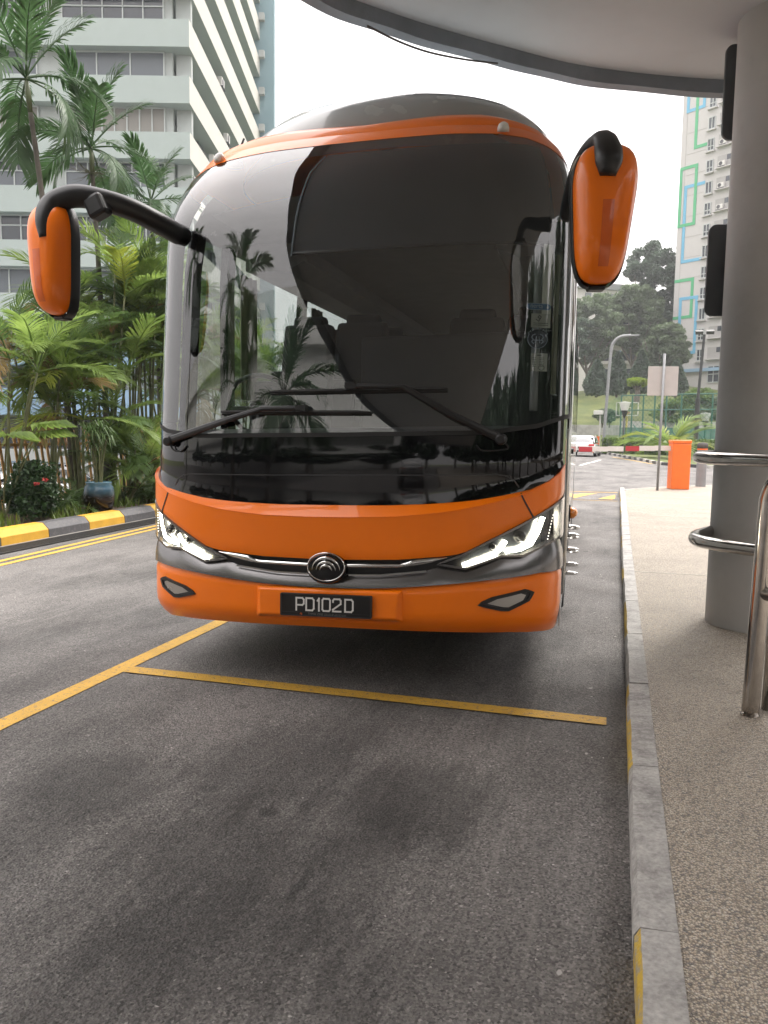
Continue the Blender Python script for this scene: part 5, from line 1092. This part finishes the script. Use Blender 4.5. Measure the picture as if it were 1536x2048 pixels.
tree('broad tree nearest the coach edge below the right mirror', 1172, 790, 572, 112, 150, 'tree_leaf', 42000, 1, .22, 190, .17, group=GT, trunk_f=.25)
tree('tall dark tree beside the white tower', 1312, 780, 462, 122, 160, 'tree_leaf_dark', 52000, 2, .25, 200, .17, group=GT, trunk_f=.25)
tree('wide tree between the hilltop block and the tower', 1262, 770, 548, 118, 130, 'tree_leaf', 40000, 3, .24, 180, .17, group=GT, trunk_f=.22)
tree('low tree filling the gap left of the tower foot', 1322, 790, 640, 108, 110, 'tree_leaf', 26000, 4, .24, 90, .22, group=GT, trunk_f=.2)
tree('dark tree half hidden by the coach side', 1128, 800, 600, 108, 120, 'tree_leaf_dark', 22000, 5, .24, 80, .22, group=GT, trunk_f=.3)
GC = 'conical trees on the slope'
tree('conical dark tree, first from the coach', 1192, 795, 722, 92, 50, 'tree_leaf_dark', 9000, 6, .24, conical=True, group=GC)
tree('tallest conical tree, second from the coach', 1233, 795, 705, 92, 46, 'tree_leaf_dark', 9000, 7, .24, conical=True, group=GC)
tree('conical tree left of the blank sign', 1280, 792, 703, 92, 46, 'tree_leaf_dark', 9000, 8, .24, conical=True, group=GC)
tree('conical tree behind the blank sign and below the tower', 1350, 796, 722, 88, 44, 'tree_leaf_dark', 9000, 9, .24, conical=True, group=GC)
tree('small lime green tree left of the blank sign', 1273, 795, 752, 84, 54, 'lime_leaf', 5000, 10, .2, 22, .4, nm='small_tree')
for i, (px, py, w_, lb) in enumerate(((1400, 790, 70, 'green shrub on the slope below the tower window'), (1425, 800, 60, 'shrub on the slope beside the column edge'), (1372, 800, 60, 'shrub on the slope right of the blank sign'), (1205, 815, 40, 'small shrub on the slope behind the street lamp'), (1340, 815, 80, 'flowering shrub behind the court fence'), (1400, 822, 80, 'shrub behind the court fence near the floodlight pole'))):
    p0 = P(px, py+14, 80); root = tag(empty('shrub', (p0[0], p0[1], p0[2]-.8)), lb, 'shrub', 'shrubs on the slope'); r_ = w_/FPX*80/2
    obj('foliage', leaf_cloud('foliage', (0, 0, r_*.6), (r_, r_, r_*.75), 5000, .16, 'hedge_leaf' if i % 2 == 0 else 'tree_leaf', 26, 60+i, .4), root)['kind'] = 'stuff'
    m = MB(); m.tube([(0, 0, -.5), (0, 0, r_*.6)], .08, 6); m.build('stem', 'bark', root)
# ------------------------------------------------------------------ white tower block with blue and green line mural
mat('tower_white', (.46, .445, .435), .8, var=.04, scale=.3, dirt=.08, dscale=.3); mat('mural_blue', (.12, .36, .53), .7, var=.05); mat('mural_green', (.07, .36, .17), .7, var=.05); mat('tower_groove', (.36, .34, .33), .9); mat('tower_shade', (.32, .31, .30), .9)
ang = R(-36); dl = R0*math.sin(ang)+F0*math.cos(ang)         # points to the far left end
tl = P(1347.5, 600, 116); TO = np.array([tl[0], tl[1], 0]); wx = -dl; wy = np.array([-wx[1], wx[0], 0]); 
if wy @ F0 < 0: wy = -wy
rzT = math.atan2(wx[1], wx[0]); tow = tag(empty('tower_block', (TO[0], TO[1], 6.0), rzT), 'white apartment tower with blue and green line mural and air conditioners', 'building')
def wallP(px, py):                                           # pixel -> (x along wall, z above the tower foot)
    d = ray(px, py); nrm = wy; t_ = ((TO-CC) @ nrm)/(d @ nrm); p = CC+d*t_; return np.array([(p-TO) @ wx, p[2]-6.0])
m = MB(); m.box((14, 6.0, 29), (28, 12.0, 58)); m.build('wall', 'tower_white', tow)
Zt = lambda *L_: [(1330+a/4.096, 150+b_/4.096) for a, b_ in L_]; Zu = lambda *L_: [(1140+a/4.955, 560+b_/4.955) for a, b_ in L_]
MU = [('mural_blue', Zt((200, 100), (205, 295), (322, 258), (325, 100)), 0), ('mural_green', Zt((275, 100), (256, 592), (335, 556)), 0), ('mural_green', Zt((122, 778), (262, 735), (235, 1215), (100, 1245)), 1), ('mural_blue', Zt((318, 882), (172, 918), (143, 1532), (288, 1500)), 0),
      ('mural_green', Zu((1015, 22), (1216, 2), (1192, 362), (1005, 385)), 0), ('mural_blue', Zu((1098, 190), (1258, 165), (1230, 715), (1072, 738)), 1)]
for k, (mt, pth, cl_) in enumerate(MU):
    q = [wallP(*a) for a in pth]
    for a in q: a[0] = max(a[0], .23)
    for i in range(1, len(q)):                               # straighten to the wall's own grid
        if abs(q[i][0]-q[i-1][0]) < abs(q[i][1]-q[i-1][1]): q[i][0] = q[i-1][0]
        else: q[i][1] = q[i-1][1]
    if cl_: q[-1][1] = q[-2][1]; q[-1][0] = q[0][0]; q.append(q[0])
    for i in range(len(q)-1):
        a, b_ = q[i], q[i+1]; m = MB(); hw = .21; m.box(((a[0]+b_[0])/2, -.03-.006*(k % 3)-.002*(i % 2), (a[1]+b_[1])/2), (abs(a[0]-b_[0])+2*hw, .05, abs(a[1]-b_[1])+2*hw)); m.build('mural_stripe', mt, tow)
w1, w2 = wallP(1428, 400), wallP(1413, 560)
xw0, xw1 = wallP(1412, 375)[0], wallP(1424, 375)[0]; zw = wallP(1418, 375)[1]; xr = wallP(1432, 375)[0]
xg = wallP(1372, 300)[0]
m = MB(); m.box((xg, -.012, 29), (.06, .03, 57)); m.build('wall_joint', 'tower_groove', tow)
pst = 2.8
for k in range(-8, 8):
    z = zw+k*pst
    if z < 3: continue
    m = MB(); m.box((xg+ (xw0-xg)/2-.1, -.012, z-.4), (xw0-xg-.4, .026, .07)); m.build('wall_joint', 'tower_groove', tow)
    window(tow, xw0, xw1, z-.75, z+.75, -.03, [(.35, 2), (.65, 2)] if k % 3 else [(1, 2)], 'pane_dark', .09)
    m = MB(); m.box(((xw0+xw1)/2, -.15, z-.95), (xw1-xw0+.5, .4, .12)); m.build('window_sill', 'tower_white', tow)
    m = MB(); m.box((xr+2.2, -.02, z+.15), (4.3, .06, 1.6)); m.build('recess_shade_panel', 'tower_shade', tow)  # flat panel; the shade of a recess is painted as a darker wall tone
    m = MB(); m.box((xr+2.8, -.05, z+.55), (2.8, .06, .65)); m.build('balcony_window', 'pane_dark', tow)
    m = MB(); m.box((xr+2.2, -.25, z-.70), (4.5, .6, .12)); m.build('balcony_ledge', 'tower_white', tow)
Mt = Matrix.Translation((TO[0], TO[1], 6.0)) @ Matrix.Rotation(rzT, 4, 'Z')
for i, k in enumerate((-2, -1, 0, 1, 2)): ac(f"{['lowest', 'second', 'third', 'fourth', 'topmost'][i]} condenser in the row on the white tower ledges above the lower board", Mt @ Vector((xr+.9, -.3, zw+k*pst-.55)), rzT, 'condensers on the white tower')
ac('single condenser on the white tower below the lower board', Mt @ Vector((xr+.9, -.3, zw-6*pst-.55)), rzT, 'condensers on the white tower')
a = wallP(1370, 742); m = MB(); m.box((a[0]+2.0, -.2, a[1]), (7, .5, .45)); m.build('blue_awning', 'awning_blue', tow)
wa, wb = wallP(1415, 765), wallP(1440, 740); window(tow, wa[0], wa[0]+3.4, wa[1], wa[1]+2.2, -.03, [(.5, 4), (.5, 4)], 'pane_dark', .1)
# blocks among the trees
bk = at(1233, 126, 6); rb = tag(empty('apartment_block', bk, R(CYAW-20)), 'white low apartment block with dark windows between the trees', 'building')
m = MB(); m.box((0, 3, 6.5), (6.5, 6, 15)); m.build('wall', 'tower_white', rb)
for k in range(5):
    m = MB(); m.box((.2, -.1, 2.2+2.75*k), (5.6, .2, 1.5)); m.build('window', 'pane_dark', rb); m = MB(); m.box((.0, -.2, 2.2+2.75*k), (.3, .2, 1.6)); m.build('mullion', 'awning_blue', rb); m = MB(); m.box((0, -.25, 1.2+2.75*k), (7, .5, .5)); m.build('floor_band', 'tower_white', rb)
bk = at(1200, 150, 9); rb = tag(empty('hilltop_block', bk, R(CYAW+15)), 'pale hilltop block with grey pitched roof above the trees', 'building')
zt_ = P(1200, 580, 150)[2]-9; m = MB(); m.box((0, 4, zt_/2), (12, 8, zt_)); m.build('wall', 'tower_white', rb); m = MB(); m.prism([(-6.6, zt_), (6.6, zt_), (4.6, zt_+1.1), (-4.6, zt_+1.1)], -.6, 8.6, 'Y'); mat('roof_grey', (.16, .17, .175), .8); m.build('roof', 'roof_grey', rb)
for x in (-3.6, -1.2, 1.2, 3.6): m = MB(); m.box((x, -.05, zt_-1.6), (1.2, .2, 1.8)); m.build('window', 'pane_grey', rb)
# ------------------------------------------------------------------ behind the camera, seen only as reflections in the coach
mat('behind_white', (.62, .62, .60), .8, var=.05, scale=.3)
bb_ = tag(empty('office_building', (-38, -30, -1)), 'long pale building behind the photographer mirrored in the windscreen', 'building')
m = MB(); m.box((0, -6, 8.5), (64, 12, 17)); m.build('wall', 'behind_white', bb_)
for k in range(3): m = MB(); m.box((0, .3, 4.6+4.6*k), (64.4, .7, .35)); m.build('floor_band', 'behind_white', bb_)
palm('tall palm behind the photographer mirrored in the windscreen', (-9.4, -7.2, .1), (-9.9, -7.4, 7.2), 17, 1.75, .11, 41, 'palms behind the photographer')
palm('shorter palm behind the photographer mirrored below the first', (-8.9, -6.2, .1), (-8.9, -6.2, 4.6), 15, 1.5, .10, 42, 'palms behind the photographer')
palm('farther palm behind the photographer mirrored beside the wipers', (-8.7, -11.5, .1), (-8.0, -11.5, 5.6), 15, 1.7, .10, 43, 'palms behind the photographer')
palm('palm behind the photographer mirrored in the screen corner', (-12.5, -1.5, .1), (-12.6, -1.4, 6.6), 14, 1.3, .10, 44, 'palms behind the photographer')
me_ = leaf_cloud('crown', (0, 0, 3.7), (3.6, 3.0, 2.6), 6000, .3, 'tree_leaf_dark', 30, 300, .36, .6)
ordn = ['first', 'second', 'third', 'fourth', 'fifth', 'sixth', 'seventh', 'eighth', 'ninth', 'tenth', 'eleventh', 'twelfth']
for i in range(12):
    random.seed(500+i); root = tag(empty('tree', (-38+i*4.6, -25+random.uniform(-1.5, 1.5), 0)), ordn[i]+' tree from the left in the row behind the photographer mirrored in the black panel', 'tree', 'trees behind the photographer')
    root.scale = (1, 1, random.uniform(.8, 1.25)*(1.9 if i > 7 else 1)); root.rotation_euler.z = random.uniform(0, 6); obj('crown', me_, root)['kind'] = 'stuff'; m = MB(); m.tube([(0, 0, -.3), (0, 0, 3.2)], [.25, .15], 8); m.build('trunk', 'bark', root)  # last four trees stretched to cover a bright gap in the reflection
me_ = leaf_cloud('crown', (0, 0, 5.0), (3.6, 3.4, 4.4), 6500, .32, 'tree_leaf_dark', 34, 301, .36, .6)  # unseen tree row, added to darken the right of the windscreen reflection
for i in range(12):
    random.seed(600+i); root = tag(empty('tree', (15.5+random.uniform(-1, 1), -22+i*4.2, 0) if i < 9 else (((12, -18, 0), (9, -19, 0), (6, -20, 0))[i-9])), ordn[i]+' unseen tree added right of the porch to darken the windscreen reflection', 'tree', 'added trees right of the porch')
    root.scale = (1, 1, random.uniform(.85, 1.1)); root.rotation_euler.z = random.uniform(0, 6); obj('crown', me_, root)['kind'] = 'stuff'; m = MB(); m.tube([(0, 0, -.3), (0, 0, 4.5)], [.3, .15], 8); m.build('trunk', 'bark', root)
car('white van-like car behind the photographer mirrored in the black panel', (-2.2, -14, 0), R(178), 'car_white', hgt=1.75)

# thin humid air over the whole place
hz = MB(); hz.box((0, 60, 36.5), (680, 680, 78)); 
hm = bpy.data.materials.new('haze_air'); hm.use_nodes = True; ht = hm.node_tree; ht.nodes.clear(); ho = ht.nodes.new('ShaderNodeOutputMaterial'); hv = ht.nodes.new('ShaderNodeVolumePrincipled'); hv.inputs['Color'].default_value = (.93, .94, .96, 1); hv.inputs['Density'].default_value = .0008; hv.inputs['Anisotropy'].default_value = .3
ht.links.new(hv.outputs[0], ho.inputs['Volume']); MATS['haze_air'] = hm
o = hz.build('haze', 'haze_air'); o['kind'] = 'stuff'; tag(o, 'thin pale haze over the whole street', 'haze')
